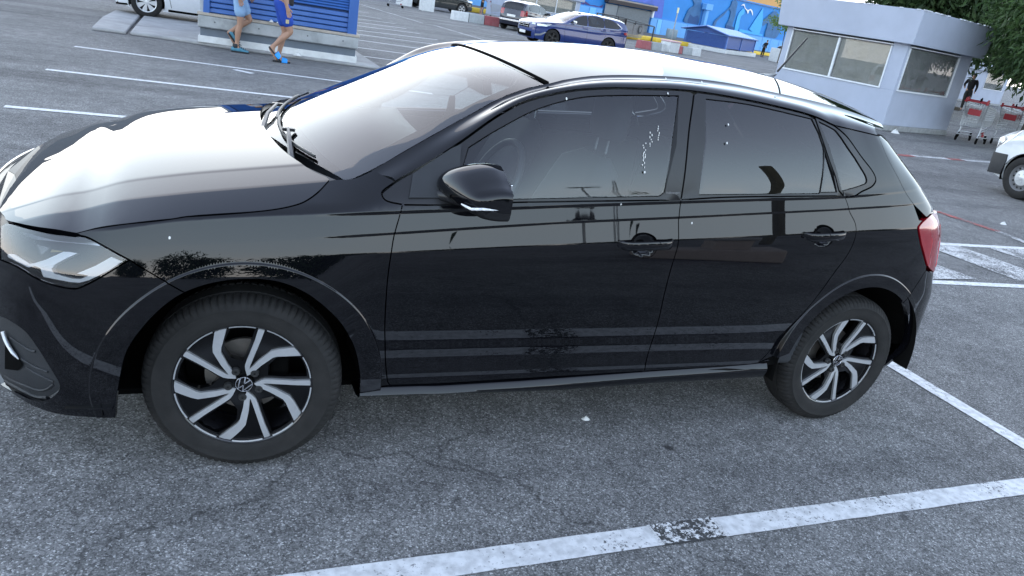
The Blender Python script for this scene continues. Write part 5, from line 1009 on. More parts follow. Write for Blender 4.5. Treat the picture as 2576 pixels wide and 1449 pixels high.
# ================================================================ other vehicles
def car_paint(name,col,rough=.25):
    m=mat(name,col,rough=rough,var=.04,coat=1); return m
wheel_cache={}
def simple_wheel(style,r):
    key=(style,r)
    wd=.19; M_=Matrix.Rotation(R(90),4,'X')
    t=MB().lathe([(r*.62,0),(r*.70,.012),(r*.86,.014),(r*.96,.0),(r,-.03),(r,-wd+.03),(r*.9,-wd),(r*.62,-wd)],48,M_).build('wheel',rubber,None,smooth=40)
    dark=mat('wheel_shadow',(.01,.01,.01),rough=.8)
    MB().lathe([(0,-.07),(r*.63,-.07)],32,M_).build('wheel_back',dark,t)
    if style=='steel':
        wm=mat('steel_wheel',(.16,.16,.165),rough=.5,var=.15); cpm=mat('hub_silver',(.62,.63,.63),rough=.4,metal=.4,var=.1)
        MB().lathe([(r*.63,0),(r*.60,-.012),(r*.56,-.035),(r*.44,-.03),(r*.40,-.02),(r*.36,-.03),(0,-.03)],48,M_).build('rim',wm,t,smooth=40)
        MB().lathe([(r*.37,-.02),(r*.36,-.006),(r*.25,.0),(r*.12,.006),(r*.09,.012),(0,.013)],32,M_).build('hub_cap',cpm,t,smooth=40)
        hd=MB()
        for k in range(14): a=2*math.pi*k/14; hd.lathe([(0,-.0245),(r*.045,-.0245),(r*.05,-.03)],10,M_@Matrix.Translation((r*.485*math.cos(a),r*.485*math.sin(a),-.002)))
        tag(hd.build('rim_holes',dark,t),kind='stuff')
        for k in range(5): a=2*math.pi*k/5; MB().lathe([(0,.012),(.011,.011),(.012,0)],8,M_@Matrix.Translation((r*.2*math.cos(a),r*.2*math.sin(a),0))).build('wheel_bolt',cpm,t)
    else:
        n,col,wf,dk={'cover':(9,(.66,.68,.69),.62,.4),'alloy':(5,(.5,.51,.52),.42,.4),'black':(5,(.02,.02,.022),.36,.4),'petal':(7,(.62,.63,.64),.60,.3)}[style]
        sm_=mat('wheel_'+style,col,rough=.3,metal=.6 if style!='black' else .1,var=.06)
        MB().lathe([(r*.645,.004),(r*.63,.008),(r*.59,.004),(r*.58,-.02)],48,M_).build('rim',sm_,t,smooth=40)
        MB().lathe([(r*.18,-.012),(r*.16,.0),(0,.004)],24,M_).build('hub_cap',sm_,t,smooth=40)
        for k in range(n):
            a=2*math.pi*k/n; da=math.pi/n*wf; da0=math.pi/n*min(.95,wf*1.35)
            poly=[(r*.12*math.cos(a-da0*1.2),r*.12*math.sin(a-da0*1.2)),(r*.40*math.cos(a-da*(1 if style!='petal' else 1.25)),r*.40*math.sin(a-da*(1 if style!='petal' else 1.25))),(r*.61*math.cos(a-da),r*.61*math.sin(a-da)),(r*.61*math.cos(a+da),r*.61*math.sin(a+da)),(r*.40*math.cos(a+da*(1 if style!='petal' else 1.25)),r*.40*math.sin(a+da*(1 if style!='petal' else 1.25))),(r*.12*math.cos(a+da0*1.2),r*.12*math.sin(a+da0*1.2))]
            fix_normals(MB().prism(poly,-.03,.001,M_).build('spoke',sm_,t,bevel=.004,seg=1))
    return t
def vehicle(name,label,cat,sp,loc,rz,group=None):
    """sp: outline of the centre line from the front bottom over the roof to the rear bottom, x backwards from the nose."""
    t=empty(name,loc,rz,label,cat,group); L=sp['L']; W_=sp['W']/2; top=sp['top']; pt=sp['paint']
    tx=np.array([p[0] for p in top]); 
    belt=lambda x: np.interp(x,*zip(*sp['belt']))
    def half(x): 
        e=np.clip(np.abs((x-L*.5)/(L*.5)),0,1); return W_*(1-.20*e**7-.02*e**2)
    def ztop(x): return cint(x,*zip(*sp['topx']))
    roofw=sp.get('roofw',.74)
    def ysurf(x,z):
        x=np.asarray(x,float); b=belt(x); zt=ztop(x); h=half(x)
        low=1-.06*np.clip((.48-z)/.3,0,1)**2; sh=1-.02*np.clip((z-.55)/.35,0,1)
        k=np.clip((z-b)/.52,0,1.3)
        return -h*low*sh*(1-(1-roofw)*k)-.012*np.exp(-((z-(b-.16+.0*x))/.03)**2)
    sS=Surf(lambda u,v: np.stack([u,ysurf(u,v),v],-1),1,.002)
    # side outline, with arches
    wr=sp['r']; ar=wr*1.14; zb_=sp['zb']; x0,x1=sp['edge']
    def zedge(x): return ztop(x)-sp.get('drop',.055)-.02*np.clip((ztop(x)-belt(x))/.4,0,1)
    up=[(float(x),float(zedge(x))) for x in np.linspace(x0,x1,70)]
    def arch(xc):
        a0=math.asin(np.clip((zb_-wr)/ar,-1,1)); return [(xc+ar*math.cos(a),wr+ar*math.sin(a)) for a in np.linspace(math.pi-a0,a0,22)]
    low=[(float(x0)+.02,zb_+.06)]+arch(sp['ax'][0])+arch(sp['ax'][1])+[(x1-.02,zb_+.10)]
    loop=low+up[::-1]
    wins=[sm(w_+[w_[0]],3)[:-1] if sp.get('smooth',1) else w_ for w_ in sp['win']]
    gm=sp.get('glass',glass('far_car_glass',(.16,.18,.19),1.6))
    rows=[[(float(x),float(belt(x)+d)) for x in np.arange(0,L,.08)] for d in (-.20,-.16,-.12,0)]
    g=panel_geo(sS,[loop]+wins,step=.07,rows=rows,gap=.0,thick=.03)
    body=build_geo('body_side',g,pt,t); b2=build_geo('body_side',g,pt,t,mirror=True)
    for i,w_ in enumerate(wins):
        for mir,par in ((False,body),(True,b2)): build_geo('window_pane',panel_geo(sS,[w_],step=.12,gap=-.004,off=.006,thick=0),gm,par,mirror=mir)
    if sp.get('trim'):
        for mir,par in ((False,body),(True,b2)): 
            for ln in sp['trim']:
                pts,nn=sS.at(np.array(sm(ln,6))); pts=pts+nn*.003
                if mir: pts=pts*(1,-1,1)
                MB().tube(pts,.011,5).build('window_trim',chrome,par,smooth=60)
    # door seams and cladding
    for mir,par in ((False,body),(True,b2)):
        for ln in sp.get('seams',[]):
            pts,nn=sS.at(np.array(sm(ln,5))); pts=pts+nn*.0005
            if mir: pts=pts*(1,-1,1)
            MB().tube(pts,.004,4).build('door_seam',liner,par)
        for hx,hz in sp.get('handles',[]):
            p=sS.at(np.array([[hx,hz]]))[0][0]; MB().box((p[0],(p[1]-.012)*(-1 if mir else 1),p[2]),(.20,.035,.028)).build('door_handle',sp.get('hmat',pt),par,bevel=.008)
        for pl,m_,off in sp.get('patch',[]): build_geo('lamp' if m_ in (redl,redb,lampw,lamps) else 'cladding',panel_geo(sS,[pl],step=.06,gap=0,off=-off,thick=off+.004),m_,par,mirror=mir)
        mx_,mz_=sp['mir']; p=sS.at(np.array([[mx_,mz_]]))[0][0]; s_=-1 if mir else 1
        MB().box((p[0],(p[1]-.10)*s_,p[2]+.02),(.10,.19,.13)).tube([(p[0]-.02,(p[1]+.02)*s_,p[2]-.03),(p[0],(p[1]-.06)*s_,p[2]-.01)],.025,6).build('door_mirror',sp.get('mmat',pt),par,bevel=.035,seg=3,smooth=50)
    # skin over the top, from bumper to bumper
    prof=sp['skin']; st=[];
    P_=np.array(sm(prof,6)); d=np.r_[0,np.cumsum(np.linalg.norm(np.diff(P_,axis=0),axis=1))]; s_=np.linspace(0,d[-1],110); X=np.interp(s_,d,P_[:,0]); Z=np.interp(s_,d,P_[:,1])
    fr=np.r_[np.linspace(-1,-.8,5),np.linspace(-.7,.7,12),np.linspace(.8,1,5)]
    V=[]
    for x,z in zip(X,Z):
        ze=min(z-.0,float(zedge(np.clip(x,x0,x1)))) if z>zb_+.35 else z; xe=float(np.clip(x,x0,x1)); 
        ye=abs(float(ysurf(xe,ze))); row=[]
        for f in fr:
            k=abs(f)**3.2; row.append((x+(xe-x)*k,f*ye*(1-.0*k),z+(ze-z)*abs(f)**3.6))
        V.append(row)
    regs=sp['regs']; used={}
    for i in range(len(V)-1):
        for j in range(len(fr)-1):
            fm=abs((fr[j]+fr[j+1])/2); xm=(X[i]+X[i+1])/2; zm=(Z[i]+Z[i+1])/2; key='body_top'
            for (nm,a,b,zlo,zhi,f0,f1,m_) in regs:
                if a<=xm<=b and zlo<=zm<=zhi and f0<=fm<=f1: key=nm; break
            used.setdefault(key,[]).append((i,j))
    mt_={r_[0]:r_[7] for r_ in regs}; mt_['body_top']=pt
    for key,fs in used.items():
        mb=MB(); idx={}
        for i,j in fs:
            q=[]
            for a,b in ((i,j),(i+1,j),(i+1,j+1),(i,j+1)):
                if (a,b) not in idx: idx[(a,b)]=len(mb.v); mb.v.append(V[a][b])
                q.append(idx[(a,b)])
            mb.f.append(tuple(q))
        fix=mb.build(key,mt_[key],t,smooth=50)
    # wheels, arch liners, floor, dark cabin
    w=simple_wheel(sp['wheel'],wr); w.parent=t
    pos=[]
    for xc in sp['ax']:
        for s in (-1,1): pos.append((xc,s))
    for i,(xc,s) in enumerate(pos):
        o=w if i==0 else copy_tree(w,t); o.location=(xc,s*(W_*.985-.02),wr); o.rotation_euler=(0,R(17*i),0 if s<0 else math.pi)
    for xc in sp['ax']:
        V=[[(xc+ar*math.cos(a),y,wr+ar*math.sin(a)) for y in (-W_*.97,W_*.97)] for a in np.linspace(-.3,math.pi+.3,20)]; MB().grid(V).build('wheel_well',liner,t,smooth=180)
    MB().box((L/2,0,zb_+.08),(L*.86,W_*1.7,.06)).build('underbody',liner,t)
    bl=[(x,belt(x)) for x in (L*.3,L*.85)]
    MB().box((L*.56,0,.62),(L*.5,W_*1.6,.5)).build('cabin_floor',liner,t)
    for x,y in ((L*.47,-.34),(L*.47,.34)): MB().box((x,y,1.0),(.16,.44,.62),M=Matrix.Rotation(R(12),4,'Y')).box((x+.09,y,1.36 if ztop(L*.5)>1.4 else 1.3),(.09,.24,.15)).build('seat',cab,t,bevel=.04)
    for nm,c,dm,m_ in sp.get('extra',[]): MB().box(c,dm).build(nm,m_,t,bevel=min(dm)*.25)
    return t
gdk=glass('far_car_glass',(.16,.18,.19),1.6); gcl=glass('far_clear_glass',(.6,.66,.66),1.6)
navy=car_paint('royal_blue_paint',(.010,.030,.150)); dnavy=car_paint('midnight_paint',(.010,.012,.026)); whp=car_paint('white_car_paint',(.74,.76,.77)); grn=car_paint('dark_grey_green_paint',(.022,.026,.026)); blk=car_paint('black_far_paint',(.008,.008,.009))
plate=mat('number_plate',(.75,.75,.72),rough=.4)
# estate, nose to the left
est=dict(L=4.63,W=1.81,r=.325,ax=(.92,3.59),zb=.17,edge=(.16,4.50),belt=((0,.82),(1.0,.93),(2.5,.95),(4.6,1.03)),
 topx=((0,.62),(.10,.80),(.35,.90),(1.35,1.02),(1.62,1.16),(2.05,1.36),(2.45,1.445),(3.0,1.46),(3.9,1.43),(4.30,1.37),(4.50,1.15),(4.63,.8)),
 top=[(0,.2)],skin=[(.10,.20),(.02,.32),(0,.55),(.06,.78),(.35,.90),(.9,.975),(1.35,1.02),(1.62,1.16),(2.05,1.36),(2.45,1.445),(3.0,1.46),(3.9,1.43),(4.32,1.38),(4.36,1.34),(4.50,1.10),(4.60,.90),(4.63,.62),(4.56,.28)],
 win=[[(1.62,1.02),(2.05,1.27),(2.36,1.355),(2.42,1.35),(2.42,.985),(1.75,.975)],[(2.50,.99),(2.50,1.36),(3.20,1.355),(3.24,1.02)],[(3.30,1.02),(3.28,1.35),(3.75,1.31),(4.06,1.10),(3.95,1.05)]],
 trim=[[(1.55,.965),(2.5,.955),(3.3,.99),(4.05,1.03),(4.15,1.09),(3.85,1.28)]],handles=[(2.35,.865),(3.22,.885)],seams=[[(1.45,.92),(1.42,.6),(1.5,.25)],[(2.46,.95),(2.48,.6),(2.45,.25)],[(3.30,.95),(3.38,.75),(3.15,.3)]],mir=(1.78,1.02),mmat=lamps,paint=navy,wheel='black',
 patch=[([(.20,.70),(.20,.78),(.72,.85),(.80,.82),(.55,.71)],lamps,.006),([(4.30,.86),(4.30,.95),(4.48,.97),(4.50,.86)],redl,.006),([(1.5,.20),(3.0,.22),(3.0,.27),(1.5,.27)],liner,.008),([(.16,.32),(.40,.36),(.62,.50),(.56,.52),(.35,.42),(.16,.40)],lamps,.006)],
 regs=[('windscreen',1.36,2.10,1.0,1.5,0,.86,gcl),('rear_window',4.36,4.52,1.05,1.36,0,.8,gdk),('grille',-.1,.12,.55,.74,0,.62,liner),('air_intake',-.1,.12,.25,.45,0,.80,liner),('headlight',-.1,.30,.72,.83,.64,.95,lamps),('tail_light',4.5,4.7,.84,.96,.45,1.,redl)],
 extra=[('number_plate',(-.012,0,.40),(.02,.52,.11),plate),('grille_bar',(.02,0,.70),(.03,.9,.02),chrome),('grille_bar',(.01,0,.62),(.03,.85,.018),chrome),('grille_badge',(.005,0,.70),(.03,.10,.13),chrome)])
vehicle('estate_car','shiny royal blue estate car with chrome window line, side-on beyond the black car roof','car',est,(12.45,27.0,0),R(4))
hat=dict(L=3.67,W=1.66,r=.29,ax=(.72,3.03),zb=.17,edge=(.16,3.56),belt=((0,.82),(.9,.93),(2,.96),(3.6,1.06)),
 topx=((0,.6),(.12,.80),(.5,.93),(.95,1.02),(1.6,1.38),(2.0,1.46),(2.6,1.47),(3.2,1.42),(3.45,1.30),(3.58,1.0),(3.67,.7)),top=[(0,.2)],
 skin=[(.10,.20),(.02,.35),(0,.6),(.12,.80),(.5,.93),(.95,1.02),(1.6,1.38),(2.0,1.46),(2.6,1.47),(3.2,1.42),(3.38,1.38),(3.52,1.08),(3.60,.86),(3.67,.62),(3.60,.28)],
 win=[[(1.12,1.0),(1.62,1.29),(1.95,1.375),(2.02,1.36),(2.02,.99),(1.2,.975)],[(2.10,1.0),(2.10,1.37),(2.7,1.37),(3.12,1.31),(3.26,1.12),(3.16,1.07)]],
 handles=[(1.98,.90)],hmat=chrome,seams=[[(1.02,.92),(1.0,.6),(1.05,.25)],[(2.06,.97),(2.10,.6),(1.98,.28)]],mir=(1.28,1.02),paint=dnavy,wheel='cover',
 patch=[([(3.36,.78),(3.34,1.02),(3.48,1.06),(3.56,.80)],redl,.006)],
 regs=[('windscreen',.96,1.62,1.0,1.5,0,.86,gcl),('rear_window',3.36,3.54,1.04,1.36,0,.82,gcl),('tail_light',3.5,3.7,.76,1.02,.72,1.,redl),('headlight',-.1,.4,.70,.86,.6,1,lamps)],
 extra=[('number_plate',(3.655,0,.72),(.02,.50,.11),plate),('bumper_strip',(3.64,0,.50),(.06,1.3,.10),lamps)],glass=gcl)
vehicle('small_hatchback','small dark blue three-door hatchback seen from behind, left of the blue estate','car',hat,(18.0,37.4,0),R(180+38))
suv=dict(L=4.25,W=1.79,r=.34,ax=(.85,3.48),zb=.22,edge=(.16,4.12),belt=((0,.92),(1.0,1.0),(2.5,1.03),(4.2,1.08)),
 topx=((0,.7),(.12,.90),(.5,1.0),(1.2,1.08),(1.75,1.45),(2.2,1.60),(2.9,1.62),(3.7,1.58),(4.02,1.5),(4.15,1.1),(4.25,.8)),top=[(0,.2)],
 skin=[(.10,.26),(.02,.42),(0,.7),(.12,.90),(.5,1.0),(1.2,1.08),(1.75,1.45),(2.2,1.60),(2.9,1.62),(3.7,1.58),(4.0,1.53),(4.12,1.15),(4.22,.9),(4.25,.6),(4.18,.32)],
 win=[[(1.42,1.08),(1.85,1.40),(2.15,1.50),(2.30,1.50),(2.30,1.06)],[(2.38,1.06),(2.38,1.51),(3.10,1.50),(3.14,1.08)],[(3.2,1.08),(3.2,1.49),(3.6,1.46),(3.85,1.15)]],
 handles=[(2.25,.97),(3.1,.98)],seams=[[(1.3,1.0),(1.28,.6),(1.4,.3)],[(2.34,1.05),(2.36,.6),(2.3,.3)]],mir=(1.6,1.10),paint=grn,wheel='alloy',
 patch=[([(.10,.30),(.42,.32),(.42,.48),(.10,.5)],plast,.01),([(1.35,.24),(3.0,.24),(3.0,.40),(1.35,.40)],plast,.012),([(.14,.78),(.16,.88),(.55,.94),(.5,.82)],lamps,.006)],
 regs=[('windscreen',1.22,1.80,1.06,1.6,0,.88,gcl),('rear_window',4.0,4.15,1.1,1.5,0,.84,gdk),('tail_light',4.1,4.3,.8,1.15,.75,1,redl)])
vehicle('dark_suv','dark grey-green compact van at far left, parked between two white cubes','car',suv,(17.2,47.9,0),R(180+4))
sed=dict(est); sed.update(paint=blk,wheel='alloy')
vehicle('parked_dark_car','dark car with red tail lights partly hidden by the kiosk, beside a white cube','car',sed,(57.5,61.5,0),R(180+28))
# white van on the right and white car up at the left edge
van=dict(L=4.4,W=1.83,r=.315,ax=(.86,3.55),zb=.22,edge=(.20,4.30),belt=((0,.86),(.6,.98),(1.2,1.10),(4.4,1.15)),roofw=.86,
 topx=((0,.55),(.06,.72),(.22,.86),(.55,1.02),(1.05,1.13),(1.7,1.62),(2.1,1.80),(3.0,1.82),(4.2,1.80),(4.4,1.6)),top=[(0,.2)],
 skin=[(.10,.28),(.02,.36),(.0,.50),(.05,.68),(.20,.84),(.55,1.02),(1.05,1.13),(1.7,1.62),(2.1,1.80),(3.0,1.82),(4.2,1.80),(4.34,1.6),(4.38,1.0),(4.4,.6),(4.34,.3)],
 win=[[(1.36,1.16),(1.78,1.52),(2.05,1.66),(2.25,1.66),(2.25,1.14)]],handles=[(2.2,1.0)],seams=[[(1.28,1.1),(1.26,.6),(1.4,.3)],[(2.34,1.6),(2.34,.9),(2.34,.3)]],mir=(1.5,1.18),paint=whp,wheel='steel',
 patch=[([(.20,.26),(.215,.57),(.50,.585),(.52,.50),(.50,.28)],plast,.02),([(1.3,.24),(3.1,.24),(3.1,.40),(1.3,.40)],plast,.012),([(.21,.62),(.24,.80),(.50,.94),(.60,.98),(.44,.80)],lamps,.004)],
 regs=[('windscreen',1.08,1.80,1.1,1.9,0,.88,gcl),('bumper',-.1,.14,.2,.58,0,1.,plast),('grille',-.1,.2,.60,.76,0,.55,liner),('headlight',-.1,.5,.62,.95,.62,1.,lamps)])
vehicle('white_van','white van with black bumper and steel wheels, its nose entering at the right edge','van',van,(12.25,5.23,0),R(-95))
wc=dict(hat); wc.update(L=4.1,W=1.74,r=.295,ax=(.70,3.25),paint=whp,wheel='petal',edge=(.16,3.98),zb=.16,belt=((0,.82),(.9,.95),(2,1.0),(4.1,1.08)),
 topx=((0,.6),(.12,.80),(.5,.95),(.95,1.05),(1.65,1.42),(2.1,1.5),(2.8,1.51),(3.6,1.46),(3.85,1.32),(4.0,1.0),(4.1,.7)),
 skin=[(.10,.17),(.02,.30),(0,.55),(.12,.80),(.5,.95),(.95,1.05),(1.65,1.42),(2.1,1.5),(2.8,1.51),(3.6,1.46),(3.85,1.36),(3.98,1.0),(4.06,.8),(4.1,.55),(4.02,.28)],
 win=[[(1.2,1.02),(1.7,1.32),(2.05,1.40),(2.2,1.40),(2.2,1.0)],[(2.28,1.0),(2.28,1.41),(3.0,1.40),(3.05,1.03)]],
 handles=[(2.1,.88),(3.0,.9)],seams=[[(1.12,.95),(1.10,.6),(1.16,.25)],[(2.24,1.0),(2.26,.6),(2.2,.25)]],mir=(1.36,1.05),patch=[([(.14,.18),(.36,.19),(.34,.225),(.14,.215)],liner,.008),([(1.1,.17),(2.9,.17),(2.9,.215),(1.1,.215)],liner,.006),([(.12,.72),(.14,.80),(.55,.90),(.6,.86),(.4,.74)],lamps,.005)],
 regs=[('windscreen',1.06,1.70,1.0,1.5,0,.86,gcl),('rear_window',3.85,4.0,1.04,1.36,0,.82,gdk),('tail_light',3.9,4.2,.76,1.0,.7,1.,redl)],extra=[],glass=gcl)
vehicle('white_hatchback','white car up at the left edge, its front wheel on the concrete slab','car',wc,(-1.50,15.70,.02),R(-2))
# ================================================================ barriers, cubes, shelter, shed
redp=mat('red_barrier_paint',(.36,.10,.11),rough=.7,var=.15,dirt=.3,dirtcol=(.4,.3,.3)); conw=mat('white_barrier_paint',(.62,.64,.64),rough=.75,var=.12,dirt=.35,dirtcol=(.3,.3,.3)); cong=mat('bare_barrier_concrete',(.38,.41,.42),rough=.8,var=.12,dirt=.3)
def block(c,ln,h,wd,m_,rz,label,group):
    o=MB().prism([(-wd/2,0),(wd/2,0),(wd/2*.8,h),(-wd/2*.8,h)],-ln/2,ln/2,Matrix(((0,0,1,0),(1,0,0,0),(0,1,0,0),(0,0,0,1)))).build('barrier_block',m_,bevel=.02); fix_normals(o); o.location=(*c,0); o.rotation_euler=(0,0,rz); return tag(o,label,'barrier block',group)
G1='barrier row by the small hatchback'; G2='barrier row right of the estate car'
for c,m_,l_ in (((13.1,37.2),conw,'white end block of the barrier row, farthest left'),((13.98,37.22),cong,'grey concrete block left of the first red barrier block'),((14.85,37.25),redp,'dull red block in the barrier row left of the small hatchback'),((15.72,37.3),conw,'white block just right of the left red barrier block'),((16.5,37.35),cong,'grey block nearest the small hatchback, end of its row')): block(c,.84,.46,.5,m_,R(2),l_,G1)
for c,m_,l_ in (((24.85,38.0),redp,'first dull red block at the left of the right-hand barrier row'),((25.75,38.25),cong,'grey block between red block and the white bin, right row'),((26.4,38.45),conw,'white block half hidden by the tall white tub'),((27.65,38.85),redp,'second dull red block, right of the tall white tub'),((28.55,39.15),cong,'grey block in the right row beside the white end block'),((29.45,39.45),conw,'white end block of the right-hand barrier row')): block(c,.86,.46,.5,m_,R(16),l_,G2)
tub=empty('white_tub',(27.0,38.5,0),R(16),'tall white tub with pink lid standing among the barrier blocks','tub'); MB().prism([(-.45,-.4),(.45,-.4),(.45,.4),(-.45,.4)],0,.62).build('tub',conw,tub,bevel=.05); MB().box((0,0,.66),(.98,.86,.09)).build('lid',mat('pink_lid',(.62,.40,.42),rough=.6),tub,bevel=.03)
for c,s,l_ in (((13.0,43.2,0),(.74,.74,.78),'white concrete cube in front of the dark compact van'),((12.5,46.6,0),(.85,.8,1.3),'white block behind the upturned trolley at far left'),((47.9,53.0,0),(1.5,1.3,1.15),'white cube beside the parked dark car, left of the kiosk')):
    o=MB().box((0,0,s[2]/2),s).build('concrete_cube',conw,bevel=.04); o.location=c; tag(o,l_,'concrete cube','white concrete cubes')
bay=empty('trolley_shelter',(30,50.1,0),R(35),'slatted trolley shelter with a round black sign in front of the shutter','shelter'); stl=mat('dark_steel',(.03,.03,.033),rough=.5); slt=mat('grey_brown_slat',(.22,.20,.19),rough=.7,var=.12)
for s,h in ((-.75,1.5),(.65,1.46),(6.1,1.2)): MB().box((s,0,h/2),(.09,.09,h)).build('post',stl,bay)
for a,b in (((-.75,0,1.5),(.65,0,1.46)),((.65,0,1.46),(6.1,0,1.2)),((-.75,1.8,1.5),(.65,1.8,1.46)),((.65,1.8,1.46),(6.1,1.8,1.2)),((6.1,0,1.2),(6.1,1.8,1.2)),((-.75,0,1.5),(-.75,1.8,1.5)),((2.4,0,1.37),(2.4,0,1.1))): MB().tube([a,b],.035,5).build('rail',stl,bay)
for s,h in ((-.75,1.5),(6.1,1.2)): MB().box((s,1.8,h/2),(.09,.09,h)).build('post',stl,bay)
for k in range(12): MB().box((2.5 if k>1 else 2.3,.06,.22+k*.082),(3.7 if k<9 else 3.3,.03,.052)).build('slat',slt,bay)
for k in range(9): MB().box((-.05,.06,.22+k*.11),(1.3,.03,.07)).build('slat',slt,bay)
MB().box((.0,.05,1.28),(1.25,.04,.26)).build('name_board',stl,bay)
sg=MB().lathe([(0,.03),(.34,.03),(.34,0)],32,Matrix.Translation((3.38,-.02,.83))@Matrix.Rotation(R(90),4,'X')).build('round_sign',stl,bay); lw2=mat('sign_print',(.5,.5,.5),rough=.6)
MB().tube([(3.22,-.055,.95),(3.22,-.055,.82),(3.30,-.055,.74),(3.50,-.055,.74),(3.55,-.055,.90),(3.48,-.055,.96),(3.30,-.055,.93)],.016,4).tube([(3.30,-.055,.84),(3.46,-.055,.85)],.014,4).tube([(3.26,-.055,.67),(3.48,-.055,.67)],.012,4).build('sign_emblem',lw2,sg)
shed=empty('corrugated_shed',(42.5,54.0,0),R(33),'low blue corrugated trolley shed with a ribbed pitched roof by the blue wall','shed'); shb=mat('shed_blue',srgb(50,84,150),rough=.55,var=.1,dirt=.2,dirtcol=srgb(80,110,165)); shr=mat('shed_roof',srgb(150,180,225),rough=.4,var=.08)
MB().box((3.9,1.9,.17),(8.0,4.4,.34)).build('plinth',conw,shed,bevel=.03)
for a,b in ((.5,4.0),(4.1,7.7)): MB().box(((a+b)/2,.05,.93),(b-a,.06,1.0)).build('front_panel',shb,shed,bevel=.01)
for x in (.42,4.05,7.78): MB().box((x,.02,.92),(.12,.12,1.1)).build('post',mat('shed_post',srgb(80,115,180),rough=.5),shed)
MB().box((4.1,2.0,.9),(7.3,3.6,1.0)).build('core',blued,shed)
for k in range(11):
    z=.42+k*.105; MB().box((.38,2.0,z),(.05,3.9,.08)).build('side_slat',shb,shed,bevel=.01)
fix_normals(MB().prism([(0,1.5),(4.1,1.5),(2.05,1.95)],-.03,.03,Matrix.Translation((.38,0,0))@Matrix(((0,0,1,0),(1,0,0,0),(0,1,0,0),(0,0,0,1)))).build('gable',shb,shed))
for k in range(17):
    x=.3+k*.46
    for sgn,y0 in ((1,-.15),(-1,4.25)): MB().box((x,2.05-sgn*1.1,1.755),(.34,2.3,.07),M=Matrix.Rotation(R(12.5*sgn),4,'X')).build('roof_rib',shr,shed)
for sgn in (1,-1): MB().box((4.0,2.05-sgn*1.1,1.71),(8.0,2.35,.05),M=Matrix.Rotation(R(12.5*sgn),4,'X')).build('roof',shb,shed)
post=empty('lamp_post',(40.0,58.4,.1),0,'thin grey post with a pale yellow top, in front of the blue wall','post'); MB().tube([(0,0,0),(0,0,2.5)],[.07,.05],8).build('pole',greyz,post); MB().tube([(0,0,2.5),(0,0,2.95)],.085,8).build('post_top',mat('post_yellow',(.75,.72,.42),rough=.5),post)
o=MB().box((0,0,.45),(1.0,.6,.9)).build('utility_box',mat('grey_box',(.30,.36,.38),rough=.6),bevel=.1,smooth=40); o.location=(43.2,63.5,.3); tag(o,'squat grey utility box against the blue wall, right of the thin post','utility box')
# ================================================================ shopping trolleys
wire=mat('trolley_wire',(.50,.51,.52),rough=.3,metal=.8,var=.1); hred=mat('trolley_red',(.30,.014,.022),rough=.4,var=.1); frame=mat('trolley_frame',(.42,.43,.44),rough=.35,metal=.6)
def trolley():
    t=empty('shopping_trolley',(0,0,0)); b=MB(); r=.006
    # x towards the handle end; basket tapers to the nose
    def c(x,z): 
        f=(x+.45)/.9; return (.19+.08*f)*(1 if z>.6 else .9)
    def zb0(x): return .48-.08*(x+.45)/.9
    def zt0(x): return .86+.09*(x+.45)/.9
    for s in (-1,1):
        for k in range(11):
            f=k/10; b.tube([(-.45+.9*x_,s*c(-.45+.9*x_,zb0(-.45+.9*x_)+(zt0(-.45+.9*x_)-zb0(-.45+.9*x_))*f),zb0(-.45+.9*x_)+(zt0(-.45+.9*x_)-zb0(-.45+.9*x_))*f) for x_ in (0,.5,1)],r if k<10 else .009,4,False)
        for k in range(16):
            x=-.45+.9*k/15; b.tube([(x,s*c(x,.4),zb0(x)),(x,s*c(x,.9),zt0(x))],r,4,False)
    for k in range(9):
        x=-.45+.9*k/8; b.tube([(x,-c(x,.4),zb0(x)),(x,c(x,.4),zb0(x))],r,4,False)
    for k in range(9):
        f=-1+2*k/8; b.tube([(-.45,f*.17,.48),(.45,f*.24,.40)],r,4,False); b.tube([(-.45,f*.17,.48),(-.45,f*.19,.86)],r,4,False); b.tube([(.45,f*.24,.40),(.38,f*.26,.95)],r,4,False)
    for k in range(6):
        z=.5+.36*k/5; b.tube([(-.45,-.18,z),(-.45,.18,z)],r,4,False); b.tube([(.44,-.25,z),(.44,.25,z)],r,4,False)
    tag(b.build('basket',wire,t),kind='stuff')
    for s in (-1,1): MB().tube([(.55,s*.27,1.0),(.45,s*.26,.80),(.35,s*.24,.30),(.42,s*.25,.17),(-.30,s*.20,.15),(-.42,s*.19,.14)],.014,6).tube([(-.40,s*.17,.46),(-.25,s*.18,.34),(.36,s*.24,.30)],.012,6).build('side_frame',frame,t,smooth=60)
    MB().tube([(.56,-.29,1.0),(.58,-.2,1.02),(.58,.2,1.02),(.56,.29,1.0)],.019,8).build('handle',hred,t,smooth=60)
    for s in (-1,1): MB().box((.56,s*.25,1.03),(.05,.05,.11)).build('handle_end',hred,t,bevel=.012)
    MB().box((.50,.06,1.05),(.035,.03,.13),M=Matrix.Rotation(R(20),4,'Y')).build('coin_lock',liner,t,bevel=.008)
    MB().box((.475,0,.76),(.02,.30,.15)).build('seat_flap',hred,t,bevel=.006)
    for x in (-.40,.40):
        for s in (-1,1): MB().lathe([(.0,.014),(.055,.014),(.0625,.009),(.0625,-.009),(.055,-.014),(0,-.014)],16,Matrix.Translation((x,s*(.19 if x<0 else .25),.0625))@Matrix.Rotation(R(90),4,'X')).box((x,s*(.19 if x<0 else .25),.12),(.03,.045,.05)).build('castor',liner,t,smooth=40)
    MB().box((-.3,.12,.2),(.07,.05,.07)).build('red_tag',hred,t,bevel=.01)
    return t
